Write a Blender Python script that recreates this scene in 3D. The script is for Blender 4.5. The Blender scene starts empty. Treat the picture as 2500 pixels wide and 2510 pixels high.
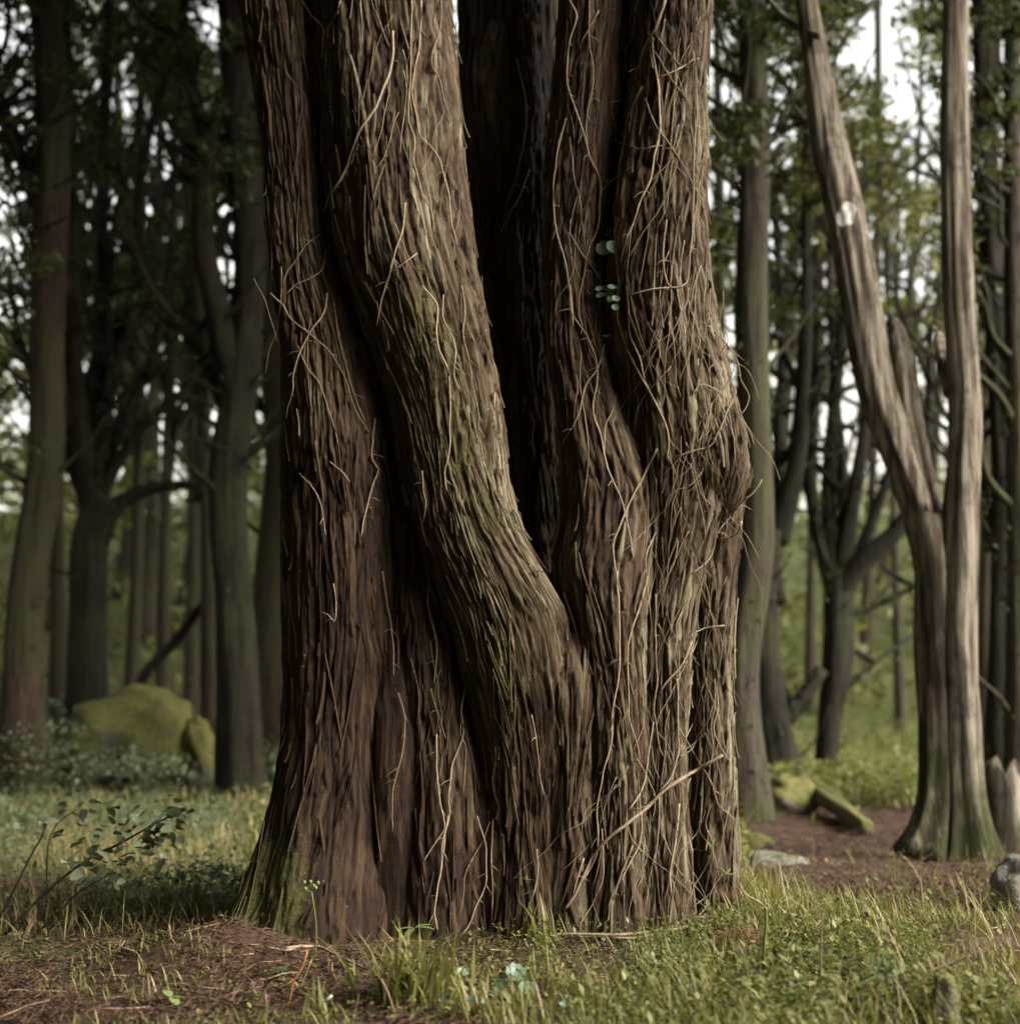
import bpy, math, random
import numpy as np
from mathutils import Vector, noise as mnoise
from mathutils.bvhtree import BVHTree

random.seed(7)
RNG = np.random.default_rng(11)
scene = bpy.context.scene
COL = scene.collection

# ------------------------------------------------------------------ camera, world, sun, exposure
CAMZ, PITCH, FPX = 0.55, math.radians(7.5), 3571.0
cam_d = bpy.data.cameras.new('camera')
cam_d.sensor_fit = 'HORIZONTAL'; cam_d.sensor_width = 56.0; cam_d.lens = 80.0
cam_d.clip_start = 0.05; cam_d.clip_end = 500
cam_d.dof.use_dof = True; cam_d.dof.focus_distance = 3.18; cam_d.dof.aperture_fstop = 3.8
cam_d.dof.aperture_blades = 6; cam_d.dof.aperture_rotation = 0.4
cam = bpy.data.objects.new('camera', cam_d); COL.objects.link(cam)
cam.location = (0, 0, CAMZ); cam.rotation_euler = (math.pi / 2 + PITCH, 0, 0)
scene.camera = cam

SUN_AZ, SUN_EL = math.radians(66), math.radians(38)     # azimuth: to the right of straight behind the camera
TOSUN = Vector((math.sin(SUN_AZ) * math.cos(SUN_EL), -math.cos(SUN_AZ) * math.cos(SUN_EL), math.sin(SUN_EL)))
world = bpy.data.worlds.new('World'); scene.world = world; world.use_nodes = True
wn = world.node_tree.nodes; wl = world.node_tree.links
bg = wn['Background']
sky = wn.new('ShaderNodeTexSky'); sky.sky_type = 'NISHITA'; sky.sun_disc = False
sky.sun_elevation = SUN_EL
sky.sun_rotation = math.atan2(TOSUN.x, TOSUN.y)
sky.air_density = 3.0; sky.dust_density = 6.0; sky.ozone_density = 1.0
hs = wn.new('ShaderNodeHueSaturation'); hs.inputs['Saturation'].default_value = 0.20   # overcast: almost no blue
wl.new(sky.outputs[0], hs.inputs['Color']); wl.new(hs.outputs[0], bg.inputs['Color'])
bg.inputs['Strength'].default_value = 0.14
sun_d = bpy.data.lights.new('sun', 'SUN'); sun_d.energy = 1.0; sun_d.angle = math.radians(24)
sun_d.color = (1.0, 0.94, 0.83)
sun = bpy.data.objects.new('sun', sun_d); COL.objects.link(sun)
sun.rotation_euler = TOSUN.to_track_quat('Z', 'Y').to_euler(); sun.location = (6, -5, 8)
scene.view_settings.view_transform = 'Standard'; scene.view_settings.look = 'None'
scene.view_settings.gamma = 1.0; scene.view_settings.use_curve_mapping = False
scene.view_settings.exposure = 2.05
cy = scene.cycles
cy.max_bounces = 5; cy.diffuse_bounces = 3; cy.glossy_bounces = 2; cy.transmission_bounces = 3
cy.use_denoising = True
cy.sample_clamp_indirect = 4.0


# ------------------------------------------------------------------ helpers
def P(px, py, d):
    """the point at world depth y = d that stands at this place of the picture"""
    u = (px - 1250.0) / FPX; v = (1255.0 - py) / FPX
    yy = math.cos(PITCH) - math.sin(PITCH) * v
    zz = math.sin(PITCH) + math.cos(PITCH) * v
    return Vector((u * d / yy, d, CAMZ + zz * d / yy))


def h2(ix, iy, seed):
    h = (ix.astype(np.int64) * 374761393 + iy.astype(np.int64) * 668265263 + seed * 1442695041) & 0xffffffff
    h = ((h ^ (h >> 13)) * 1274126177) & 0xffffffff
    h = ((h ^ (h >> 15)) * 2246822519) & 0xffffffff
    return ((h ^ (h >> 16)) & 0xffffff) / float(0xffffff)


def vn(x, y, seed=0):
    x = np.asarray(x, float); y = np.asarray(y, float)
    ix = np.floor(x); iy = np.floor(y); fx = x - ix; fy = y - iy
    fx = fx * fx * (3 - 2 * fx); fy = fy * fy * (3 - 2 * fy)
    a = h2(ix, iy, seed); b = h2(ix + 1, iy, seed); c = h2(ix, iy + 1, seed); d = h2(ix + 1, iy + 1, seed)
    return (a * (1 - fx) + b * fx) * (1 - fy) + (c * (1 - fx) + d * fx) * fy


def fbm(x, y, seed=0, octv=4):
    s = 0; a = 0.5; n = 0
    for o in range(octv):
        s = s + a * vn(np.asarray(x) * 2 ** o, np.asarray(y) * 2 ** o, seed + 17 * o); n += a; a *= 0.5
    return s / n - 0.5


def worley(x, y, seed=0):
    ix = np.floor(x); iy = np.floor(y)
    f1 = np.full(x.shape, 9.0); f2 = np.full(x.shape, 9.0); rid = np.zeros(x.shape); dy1 = np.zeros(x.shape)
    for dx in (-1, 0, 1):
        for dy in (-1, 0, 1):
            cx = ix + dx; cyy = iy + dy
            jx = cx + h2(cx, cyy, seed); jy = cyy + h2(cx, cyy, seed + 5)
            dd = np.hypot(x - jx, y - jy)
            near = dd < f1
            f2 = np.where(near, f1, np.minimum(f2, dd))
            rid = np.where(near, h2(cx, cyy, seed + 9), rid)
            dy1 = np.where(near, y - jy, dy1)
            f1 = np.where(near, dd, f1)
    return f1, f2, rid, dy1


def hermite(x, xp, fp):
    xp = np.asarray(xp, float); fp = np.asarray(fp, float)
    sl = np.gradient(fp, xp) if len(xp) > 2 else np.full(len(xp), (fp[-1] - fp[0]) / (xp[-1] - xp[0]))
    d = np.diff(fp) / np.diff(xp)
    for i in range(len(xp)):                                     # keep it monotone where the data is
        lo = d[max(i - 1, 0)]; hi = d[min(i, len(d) - 1)]
        if lo * hi <= 0: sl[i] = 0.35 * sl[i]
    x = np.clip(x, xp[0], xp[-1])
    i = np.clip(np.searchsorted(xp, x) - 1, 0, len(xp) - 2)
    h = xp[i + 1] - xp[i]; t = (x - xp[i]) / h
    return ((2 * t**3 - 3 * t**2 + 1) * fp[i] + (t**3 - 2 * t**2 + t) * h * sl[i]
            + (-2 * t**3 + 3 * t**2) * fp[i + 1] + (t**3 - t**2) * h * sl[i + 1])


def mesh(name, verts, faces, mat=None, smooth=True, attrs=None):
    """faces: an (M,k) int array, or a list of such arrays"""
    me = bpy.data.meshes.new(name)
    if not isinstance(faces, (list, tuple)): faces = [faces]
    faces = [np.asarray(f, dtype=np.int32) for f in faces if len(f)]
    verts = np.ascontiguousarray(verts, dtype=np.float32)
    me.vertices.add(len(verts)); me.vertices.foreach_set('co', verts.ravel())
    loops = np.concatenate([f.ravel() for f in faces])
    tot = np.concatenate([np.full(len(f), f.shape[1], np.int32) for f in faces])
    start = np.concatenate([[0], np.cumsum(tot)[:-1]]).astype(np.int32)
    me.loops.add(len(loops)); me.loops.foreach_set('vertex_index', loops)
    me.polygons.add(len(tot)); me.polygons.foreach_set('loop_start', start)
    if smooth: me.polygons.foreach_set('use_smooth', np.ones(len(tot), bool))
    for k, v in (attrs or {}).items():
        v = np.asarray(v, np.float32)
        if v.ndim == 2:
            me.attributes.new(k, 'FLOAT_VECTOR', 'POINT').data.foreach_set('vector', v.ravel())
        else:
            me.attributes.new(k, 'FLOAT', 'POINT').data.foreach_set('value', v)
    me.update(calc_edges=True)
    if mat: me.materials.append(mat)
    return me


def link(name, me, parent=None, label=None, cat=None, group=None, kind=None):
    o = bpy.data.objects.new(name, me); COL.objects.link(o)
    if parent is not None: o.parent = parent
    if label: o['label'] = label
    if cat: o['category'] = cat
    if group: o['group'] = group
    if kind: o['kind'] = kind
    return o


def thing(name, label, cat, loc=(0, 0, 0), group=None, rz=0.0):
    o = bpy.data.objects.new(name, None); COL.objects.link(o)
    o.empty_display_size = 0.1
    o.location = loc; o.rotation_euler = (0, 0, rz); o['label'] = label; o['category'] = cat
    if group: o['group'] = group
    return o


class Geo:
    """collects pieces of one mesh"""
    def __init__(s): s.v = []; s.f = {}; s.n = 0; s.a = []
    def add(s, v, faces, val=0.5):
        v = np.asarray(v, float)
        for f in (faces if isinstance(faces, list) else [faces]):
            f = np.asarray(f, int)
            if len(f): s.f.setdefault(f.shape[1], []).append(f + s.n)
        s.v.append(v); s.n += len(v)
        s.a.append(np.full(len(v), val) if np.isscalar(val) else np.asarray(val, float))
    def mesh(s, name, mat, smooth=True, off=None):
        v = np.concatenate(s.v)
        if off is not None: v = v - np.asarray(off)
        return mesh(name, v, [np.concatenate(f) for f in s.f.values()], mat, smooth, {'tint': np.concatenate(s.a)})


def tube(pts, rad, sides=6, cap=True, rough=0.0, seed=0):
    pts = np.asarray(pts, float); n = len(pts)
    rad = np.full(n, rad) if np.isscalar(rad) else np.asarray(rad, float)
    tan = np.gradient(pts, axis=0); tan /= np.linalg.norm(tan, axis=1, keepdims=True) + 1e-9
    ref = np.array([0.0, 1.0, 0.0]) if abs(tan[:, 1]).mean() < 0.8 else np.array([1.0, 0.0, 0.0])
    a = np.cross(tan, ref); a /= np.linalg.norm(a, axis=1, keepdims=True) + 1e-9
    b = np.cross(tan, a)
    ang = np.linspace(0, 2 * np.pi, sides, endpoint=False)
    rr = rad[:, None] * np.ones(sides)[None]
    if rough:
        ln = np.concatenate([[0], np.cumsum(np.linalg.norm(np.diff(pts, axis=0), axis=1))])
        rr = rr * (1 + rough * (fbm(np.cos(ang)[None] * 1.6 + 7, ln[:, None] * 1.3 + np.sin(ang)[None] * 1.6 + seed, seed, 3)
                                + 0.6 * fbm(ang[None] * 3 + 0 * ln[:, None], ln[:, None] * 1.1, seed + 3, 2)) * 2
                   - rough * .9 * np.abs(fbm(ang[None] * 6 + .5 * ln[:, None], ln[:, None] * .9 + 4, seed + 8, 3)))
    v = pts[:, None] + rr[..., None] * (np.cos(ang)[None, :, None] * a[:, None] + np.sin(ang)[None, :, None] * b[:, None])
    v = v.reshape(-1, 3)
    i = np.arange(n - 1)[:, None] * sides; j = np.arange(sides)[None]; k = (j + 1) % sides
    f = np.stack([i + j, i + k, i + sides + k, i + sides + j], -1).reshape(-1, 4)
    fs = [f]
    if cap:
        v = np.concatenate([v, pts[:1], pts[-1:]]); c0 = n * sides
        j = np.arange(sides); k = (j + 1) % sides
        fs.append(np.stack([np.full(sides, c0), k, j], -1))
        fs.append(np.stack([np.full(sides, c0 + 1), (n - 1) * sides + j, (n - 1) * sides + k], -1))
    return v, fs


def resample(pts, step):
    pts = np.asarray(pts, float)
    ln = np.concatenate([[0], np.cumsum(np.linalg.norm(np.diff(pts[:, :3], axis=0), axis=1))])
    n = max(3, int(ln[-1] / step) + 1); t = np.linspace(0, ln[-1], n)
    return np.stack([hermite(t, ln, pts[:, k]) for k in range(pts.shape[1])], -1)


# ------------------------------------------------------------------ materials
def newmat(name):
    m = bpy.data.materials.new(name); m.use_nodes = True
    nt = m.node_tree; b = nt.nodes['Principled BSDF']
    b.inputs['Roughness'].default_value = 0.85; b.inputs['Specular IOR Level'].default_value = 0.25
    return m, nt, b


def node(nt, typ, **kw):
    n = nt.nodes.new(typ)
    for k, v in kw.items():
        if k.startswith('_'): setattr(n, k[1:], v)
        else: n.inputs[k.replace('__', ' ')].default_value = v
    return n


def ramp(nt, fac, stops):
    r = nt.nodes.new('ShaderNodeValToRGB'); e = r.color_ramp.elements
    while len(e) < len(stops): e.new(0.5)
    for el, (p, c) in zip(e, stops): el.position = p; el.color = (c[0], c[1], c[2], 1)
    nt.links.new(fac, r.inputs['Fac']); return r.outputs['Color']


def mixc(nt, fac, a, b, mode='MIX'):
    m = nt.nodes.new('ShaderNodeMix'); m.data_type = 'RGBA'; m.blend_type = mode
    for s, v in ((0, fac), (6, a), (7, b)):
        if isinstance(v, (int, float)): m.inputs[s].default_value = v
        elif isinstance(v, tuple): m.inputs[s].default_value = (*v, 1) if len(v) == 3 else v
        else: nt.links.new(v, m.inputs[s])
    return m.outputs[2]


def mth(nt, op, a, b=None, clamp=False):
    m = nt.nodes.new('ShaderNodeMath'); m.operation = op; m.use_clamp = clamp
    for i, v in enumerate((a, b)):
        if v is None: continue
        if isinstance(v, (int, float)): m.inputs[i].default_value = v
        else: nt.links.new(v, m.inputs[i])
    return m.outputs[0]


def attr(nt, name):
    a = nt.nodes.new('ShaderNodeAttribute'); a.attribute_name = name; return a


def noise_tex(nt, vec, scale, detail=4, rough=0.55, stretch=None):
    if stretch:
        mp = nt.nodes.new('ShaderNodeMapping'); mp.inputs['Scale'].default_value = stretch
        nt.links.new(vec, mp.inputs['Vector']); vec = mp.outputs[0]
    n = node(nt, 'ShaderNodeTexNoise', Scale=scale, Detail=detail, Roughness=rough)
    nt.links.new(vec, n.inputs['Vector']); return n.outputs['Fac']


def sstep(nt, x, lo, hi):
    m = nt.nodes.new('ShaderNodeMapRange'); m.interpolation_type = 'SMOOTHSTEP'
    m.inputs['From Min'].default_value = lo; m.inputs['From Max'].default_value = hi
    nt.links.new(x, m.inputs['Value']); return m.outputs[0]


def hero_bark():
    m, nt, b = newmat('shredding_bark')
    tc = nt.nodes.new('ShaderNodeTexCoord').outputs['Object']
    uv = attr(nt, 'buv').outputs['Vector']
    ridge = attr(nt, 'ridge').outputs['Fac']; cell = attr(nt, 'cell').outputs['Fac']; moss = attr(nt, 'moss').outputs['Fac']
    wshade = attr(nt, 'wear_shade').outputs['Fac']
    fib = noise_tex(nt, uv, 1.0, 5, 0.65, (330, 26, 1))
    pat = noise_tex(nt, tc, 7.0, 4, 0.6)
    x = mth(nt, 'ADD', mth(nt, 'MULTIPLY', ridge, 0.55), mth(nt, 'MULTIPLY', fib, 0.45))
    x = mth(nt, 'ADD', x, mth(nt, 'MULTIPLY', mth(nt, 'SUBTRACT', cell, 0.5), 0.34))
    x = mth(nt, 'ADD', x, mth(nt, 'MULTIPLY', mth(nt, 'SUBTRACT', pat, 0.5), 0.5))
    x = mth(nt, 'ADD', x, mth(nt, 'MULTIPLY', mth(nt, 'SUBTRACT', wshade, 0.5), 0.55))
    col = ramp(nt, x, [(0.12, (0.020, 0.0092, 0.0045)), (0.36, (0.044, 0.0235, 0.0108)), (0.58, (0.068, 0.044, 0.0225)),
                       (0.78, (0.112, 0.088, 0.054)), (1.0, (0.225, 0.188, 0.122))])
    # grey-green lichen film in blotches on the proud bark
    lp = noise_tex(nt, tc, 11.0, 6, 0.7)
    lf = mth(nt, 'MULTIPLY', sstep(nt, lp, 0.53, 0.68), sstep(nt, ridge, 0.25, 0.8))
    col = mixc(nt, mth(nt, 'MULTIPLY', mth(nt, 'MULTIPLY', lf, 0.9), sstep(nt, wshade, .1, .75)), col, (0.165, 0.165, 0.09))
    sp = noise_tex(nt, tc, 95.0, 3, 0.6)
    col = mixc(nt, mth(nt, 'MULTIPLY', sstep(nt, sp, 0.66, 0.74), sstep(nt, lp, 0.48, 0.6)), col, (0.24, 0.25, 0.17))
    mn = noise_tex(nt, tc, 45.0, 5, 0.7)
    mf = sstep(nt, mth(nt, 'ADD', mth(nt, 'ADD', moss, mth(nt, 'MULTIPLY', mth(nt, 'SUBTRACT', pat, 0.5), 0.9)), mth(nt, 'MULTIPLY', mth(nt, 'SUBTRACT', mn, 0.5), 1.5)), 0.40, 0.95)
    mcol = ramp(nt, noise_tex(nt, tc, 160.0, 3, 0.6), [(0.3, (0.030, 0.034, 0.008)), (0.7, (0.105, 0.10, 0.024))])
    col = mixc(nt, mth(nt, 'MULTIPLY', mf, 0.8), col, mcol)
    nt.links.new(col, b.inputs['Base Color'])
    f2 = noise_tex(nt, uv, 1.0, 4, 0.6, (700, 60, 1))
    wr = noise_tex(nt, uv, 1.0, 3, 0.6, (18, 330, 1))
    hh = mth(nt, 'ADD', mth(nt, 'ADD', fib, mth(nt, 'MULTIPLY', f2, 0.5)), mth(nt, 'MULTIPLY', wr, 0.35))
    hh = mth(nt, 'ADD', hh, mth(nt, 'MULTIPLY', mth(nt, 'MULTIPLY', mn, mf), 1.5))
    bp = node(nt, 'ShaderNodeBump', Strength=0.9, Distance=0.0035)
    nt.links.new(hh, bp.inputs['Height']); nt.links.new(bp.outputs[0], b.inputs['Normal'])
    b.inputs['Roughness'].default_value = 0.8
    return m


def far_bark(name, dark, light, mossc, mossamt, pale=None, foot=False, fine=26):
    m, nt, b = newmat(name)
    tc = nt.nodes.new('ShaderNodeTexCoord').outputs['Object']
    n1 = noise_tex(nt, tc, 1.0, 6, 0.7, (fine, fine, 3.2))
    n2 = noise_tex(nt, tc, 2.2, 4, 0.6)
    col = ramp(nt, n1, [(0.3, dark), (0.7, light)])
    if pale:
        pf = sstep(nt, noise_tex(nt, tc, 1.0, 6, 0.7, (fine * .6, fine * .6, 1.8)), 0.42, 0.57)
        col = mixc(nt, pf, col, pale)
    n3 = noise_tex(nt, tc, 9.0, 4, 0.6); col = mixc(nt, mth(nt, 'MULTIPLY', sstep(nt, n3, .52, .66), .55), col, dark)   # blotches
    mz = mth(nt, 'ADD', n2, mth(nt, 'MULTIPLY', n1, 0.4))
    if foot:                                                    # moss creeps up the foot of the trunk
        sx = nt.nodes.new('ShaderNodeSeparateXYZ'); nt.links.new(tc, sx.inputs[0])
        mz = mth(nt, 'ADD', mz, mth(nt, 'MULTIPLY', sstep(nt, sx.outputs['Z'], .8, .0), .24))
    mf = sstep(nt, mz, 0.80 - mossamt, 1.0 - mossamt)
    col = mixc(nt, mf, col, mossc)
    nt.links.new(col, b.inputs['Base Color'])
    bp = node(nt, 'ShaderNodeBump', Strength=1.0, Distance=0.05)
    nt.links.new(n1, bp.inputs['Height']); nt.links.new(bp.outputs[0], b.inputs['Normal'])
    return m


def leafmat(name, c0, c1, c2, trans=0.35, rough=0.5, veins=0.0):
    m, nt, b = newmat(name)
    t = attr(nt, 'tint').outputs['Fac']
    tc = nt.nodes.new('ShaderNodeTexCoord').outputs['Object']
    n = noise_tex(nt, tc, 30, 3, 0.6)
    x = mth(nt, 'ADD', t, mth(nt, 'MULTIPLY', mth(nt, 'SUBTRACT', n, 0.5), 0.35))
    col = ramp(nt, x, [(0.05, c0), (0.5, c1), (0.95, c2)])
    nt.links.new(col, b.inputs['Base Color'])
    b.inputs['Roughness'].default_value = rough
    if trans:
        tr = nt.nodes.new('ShaderNodeBsdfTranslucent')
        tcol = mixc(nt, 1.0, col, (1.25, 1.35, 0.7), 'MULTIPLY'); nt.links.new(tcol, tr.inputs['Color'])
        mx = nt.nodes.new('ShaderNodeMixShader'); mx.inputs[0].default_value = trans
        nt.links.new(b.outputs[0], mx.inputs[1]); nt.links.new(tr.outputs[0], mx.inputs[2])
        nt.links.new(mx.outputs[0], nt.nodes['Material Output'].inputs['Surface'])
    return m


def woodmat(name, c0, c1, sc=60):
    m, nt, b = newmat(name)
    tc = nt.nodes.new('ShaderNodeTexCoord').outputs['Object']
    t = attr(nt, 'tint').outputs['Fac']
    n = noise_tex(nt, tc, sc, 4, 0.6)
    x = mth(nt, 'ADD', mth(nt, 'MULTIPLY', n, 0.6), mth(nt, 'MULTIPLY', t, 0.4))
    nt.links.new(ramp(nt, x, [(0.25, c0), (0.75, c1)]), b.inputs['Base Color'])
    bp = node(nt, 'ShaderNodeBump', Strength=0.6, Distance=0.002)
    nt.links.new(n, bp.inputs['Height']); nt.links.new(bp.outputs[0], b.inputs['Normal'])
    return m


def ground_mat():
    m, nt, b = newmat('forest_floor')
    tc = nt.nodes.new('ShaderNodeTexCoord').outputs['Object']
    g = attr(nt, 'green').outputs['Fac']
    n1 = noise_tex(nt, tc, 3.0, 6, 0.65); n2 = noise_tex(nt, tc, 60, 5, 0.7); n3 = noise_tex(nt, tc, 260, 3, 0.6)
    soil = ramp(nt, mth(nt, 'ADD', mth(nt, 'MULTIPLY', n2, 0.6), mth(nt, 'MULTIPLY', n1, 0.4)),
                [(0.3, (0.026, 0.013, 0.009)), (0.5, (0.058, 0.031, 0.019)), (0.72, (0.12, 0.074, 0.046))])
    grn = ramp(nt, n2, [(0.3, (0.030, 0.040, 0.012)), (0.7, (0.10, 0.11, 0.035))])
    f = sstep(nt, mth(nt, 'ADD', g, mth(nt, 'MULTIPLY', mth(nt, 'SUBTRACT', n1, 0.5), 1.0)), 0.35, 0.75)
    nt.links.new(mixc(nt, f, soil, grn), b.inputs['Base Color'])
    bp = node(nt, 'ShaderNodeBump', Strength=0.8, Distance=0.005)
    nt.links.new(mth(nt, 'ADD', mth(nt, 'MULTIPLY', n2, 0.5), n3), bp.inputs['Height']); nt.links.new(bp.outputs[0], b.inputs['Normal'])
    b.inputs['Roughness'].default_value = 0.95
    return m


def stone_mat(name, rock, rock2, moss, moss2, cover):
    m, nt, b = newmat(name)
    tc = nt.nodes.new('ShaderNodeTexCoord').outputs['Object']
    ge = nt.nodes.new('ShaderNodeNewGeometry'); sx = nt.nodes.new('ShaderNodeSeparateXYZ'); nt.links.new(ge.outputs['Normal'], sx.inputs[0])
    n1 = noise_tex(nt, tc, 3.5, 5, 0.65); n2 = noise_tex(nt, tc, 40, 4, 0.65)
    r = ramp(nt, n2, [(0.3, rock), (0.7, rock2)]); mo = ramp(nt, n2, [(0.3, moss), (0.7, moss2)])
    x = mth(nt, 'ADD', mth(nt, 'MULTIPLY', sx.outputs['Z'], 0.45), n1)
    nt.links.new(mixc(nt, sstep(nt, x, 1.0 - cover, 1.25 - cover), r, mo), b.inputs['Base Color'])
    bp = node(nt, 'ShaderNodeBump', Strength=0.8, Distance=0.02)
    nt.links.new(n2, bp.inputs['Height']); nt.links.new(bp.outputs[0], b.inputs['Normal'])
    b.inputs['Roughness'].default_value = 0.95
    return m


M = dict(
    bark=hero_bark(),
    red=far_bark('reddish_bark', (0.014, 0.009, 0.006), (0.085, 0.053, 0.034), (0.042, 0.042, 0.016), 0.20),
    dark=far_bark('dark_mossy_bark', (0.008, 0.0065, 0.004), (0.034, 0.027, 0.017), (0.032, 0.032, 0.011), 0.16),
    grey=far_bark('grey_brown_bark', (0.022, 0.017, 0.012), (0.095, 0.075, 0.052), (0.055, 0.054, 0.022), 0.20),
    pale=far_bark('pale_peeling_bark', (0.042, 0.028, 0.018), (0.165, 0.118, 0.078), (0.055, 0.058, 0.018), 0.08, (0.32, 0.275, 0.21), True, 55),
    stump=far_bark('weathered_stump', (0.035, 0.026, 0.018), (0.14, 0.11, 0.075), (0.06, 0.062, 0.02), 0.12, (0.26, 0.23, 0.18)),
    far=far_bark('distant_bark', (0.028, 0.021, 0.014), (0.085, 0.066, 0.042), (0.05, 0.05, 0.02), 0.16),
    vine=woodmat('dry_vine', (0.085, 0.06, 0.037), (0.34, 0.26, 0.17), 90),
    twig=woodmat('dead_stalk', (0.10, 0.06, 0.035), (0.33, 0.23, 0.14), 90),
    rust=woodmat('rusty_stalk', (0.20, 0.075, 0.03), (0.36, 0.16, 0.07), 90),
    rustroot=woodmat('rusty_rootlets', (0.07, 0.03, 0.015), (0.25, 0.14, 0.075), 60),
    needles=woodmat('needle_litter', (0.020, 0.0105, 0.0065), (0.115, 0.066, 0.039), 30),
    ground=ground_mat(),
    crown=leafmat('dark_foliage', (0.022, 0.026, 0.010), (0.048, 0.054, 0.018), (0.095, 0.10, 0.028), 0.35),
    crown2=leafmat('painted_lit_foliage', (0.07, 0.072, 0.026), (0.14, 0.138, 0.055), (0.22, 0.21, 0.09), 0.45),  # paler copy of the crown leaves, sunlight painted into the colour
    grass=leafmat('grass_blades', (0.07, 0.08, 0.020), (0.15, 0.15, 0.040), (0.32, 0.26, 0.13), 0.3, 0.5),
    moss=leafmat('trunk_moss', (0.022, 0.024, 0.008), (0.045, 0.046, 0.016), (0.08, 0.078, 0.028), 0.2),
    cover=leafmat('ground_leaves', (0.065, 0.080, 0.026), (0.145, 0.155, 0.048), (0.25, 0.23, 0.10), 0.35, 0.5),
    blue=leafmat('blue_green_leaves', (0.05, 0.068, 0.034), (0.11, 0.135, 0.072), (0.22, 0.25, 0.155), 0.25, 0.4),
    penny=leafmat('pennywort_leaf', (0.085, 0.135, 0.09), (0.14, 0.205, 0.14), (0.20, 0.265, 0.18), 0.25, 0.35),
    bright=leafmat('bright_seedling', (0.12, 0.16, 0.055), (0.19, 0.235, 0.085), (0.25, 0.30, 0.12), 0.35, 0.5),
    fernleaf=leafmat('fern_green', (0.07, 0.11, 0.05), (0.12, 0.17, 0.085), (0.18, 0.23, 0.12), 0.3, 0.5),
    ivy=leafmat('ivy_leaf', (0.025, 0.055, 0.030), (0.045, 0.095, 0.055), (0.08, 0.14, 0.08), 0.15, 0.3),
    dead=leafmat('dead_bracken', (0.07, 0.045, 0.022), (0.15, 0.10, 0.05), (0.24, 0.17, 0.09), 0.2, 0.6),
    stem=leafmat('green_stem', (0.06, 0.075, 0.02), (0.10, 0.12, 0.03), (0.15, 0.16, 0.05), 0.0, 0.5),
    boulder=stone_mat('mossy_boulder', (0.08, 0.075, 0.05), (0.17, 0.16, 0.11), (0.075, 0.076, 0.024), (0.17, 0.16, 0.05), 0.72),
    mossy=stone_mat('mossy_stone', (0.08, 0.07, 0.05), (0.16, 0.14, 0.10), (0.06, 0.062, 0.018), (0.15, 0.14, 0.045), 0.55),
    stone=stone_mat('grey_stone', (0.12, 0.115, 0.09), (0.25, 0.24, 0.20), (0.06, 0.07, 0.025), (0.11, 0.12, 0.045), 0.15),
    cone=woodmat('brown_cone', (0.12, 0.05, 0.025), (0.26, 0.13, 0.06), 120),
    scar=woodmat('pale_wood', (0.26, 0.23, 0.18), (0.72, 0.70, 0.64), 40),
)


# ------------------------------------------------------------------ the ground
def gz(x, y):
    x = np.asarray(x, float); y = np.asarray(y, float)
    z = 0.10 * fbm(x * 0.35 + 3, y * 0.35, 40, 3) + 0.05 * fbm(x * 1.7, y * 1.7, 41, 3)
    z = z + 0.022 * np.exp(-(((x - 0.25) / 0.75) ** 2 + ((y - 3.35) / 0.55) ** 2))       # the tree's own mound
    z = z + 0.055 * np.exp(-(((x + 0.60) / 0.14) ** 2 + ((y - 3.22) / 0.2) ** 2)) + 0.04 * np.exp(-(((x + 0.70) / 0.10) ** 2 + ((y - 3.05) / 0.14) ** 2))       # soil heaped on the buried root
    z = z + 0.025 * np.exp(-(((x - 1.4) / 0.8) ** 2 + ((y - 3.6) / 0.9) ** 2))
    t = np.clip((y - 13) / 22, 0, 1); z = z + 5.0 * t * t * (3 - 2 * t) * (0.85 + 0.3 * vn(x * 0.06 + 9, y * 0.05, 44))
    t = np.clip((y - 35) / 40, 0, 1); z = z + 4.0 * t
    return z + 0.012 * fbm(x * 9, y * 9, 42, 3)


def GP(px, py):
    """where the picture's ray at this pixel meets the ground"""
    d = 3.0
    lo, hi = 1.5, 60.0
    for d in np.linspace(1.8, 40, 2400):
        p = P(px, py, d)
        if p.z <= gz(p.x, p.y): break
    tb = globals().get('bvh')
    if tb and 2.9 < d < 6:                                       # the tree stands in the way: the spot is at its foot
        h, n, i, dist = tb.ray_cast(EYE, (P(px, py, 3.4) - EYE).normalized(), 8.0)
        if h is not None and h.y < d:
            d = h.y - .03; q = P(px, py, d); return np.array([q.x, d, float(gz(q.x, d))])
    return np.array(P(px, py, d))


def greenness(x, y):
    """1 where the floor is grown over, 0 where it is bare soil and needles"""
    px = 1250 + x / np.maximum(y, 0.5) * FPX
    n = fbm(x * 1.3, y * 1.3, 60, 3)
    g = np.full(np.shape(x), 0.85)
    left = px < 760
    g = np.where(left & (y < 3.18 + 1.3 * n - .0003 * (px - 300)), 0.06, g)                                   # bare foreground soil
    g = np.where((px < 480) & (y > 4.1 + n) & (y < 4.55 + n), 0.10, g)
    g = np.where((px >= 700) & (px < 1300) & (y < 3.6), 0.35, g)
    path = (px > 1500) & (y > np.maximum(2.75, 4.45 - (px - 1810) * 0.0031) + .9 * n) & (y < 7.9 + 2 * n)
    g = np.where(path, 0.05, g)
    return g


def grid_ground(xs, ys):
    X, Y = np.meshgrid(xs, ys); Z = gz(X, Y)
    v = np.stack([X, Y, Z], -1).reshape(-1, 3); nx = len(xs); ny = len(ys)
    i = np.arange(ny - 1)[:, None] * nx; j = np.arange(nx - 1)[None]
    f = np.stack([i + j, i + j + 1, i + nx + j + 1, i + nx + j], -1).reshape(-1, 4)
    return v, f


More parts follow.
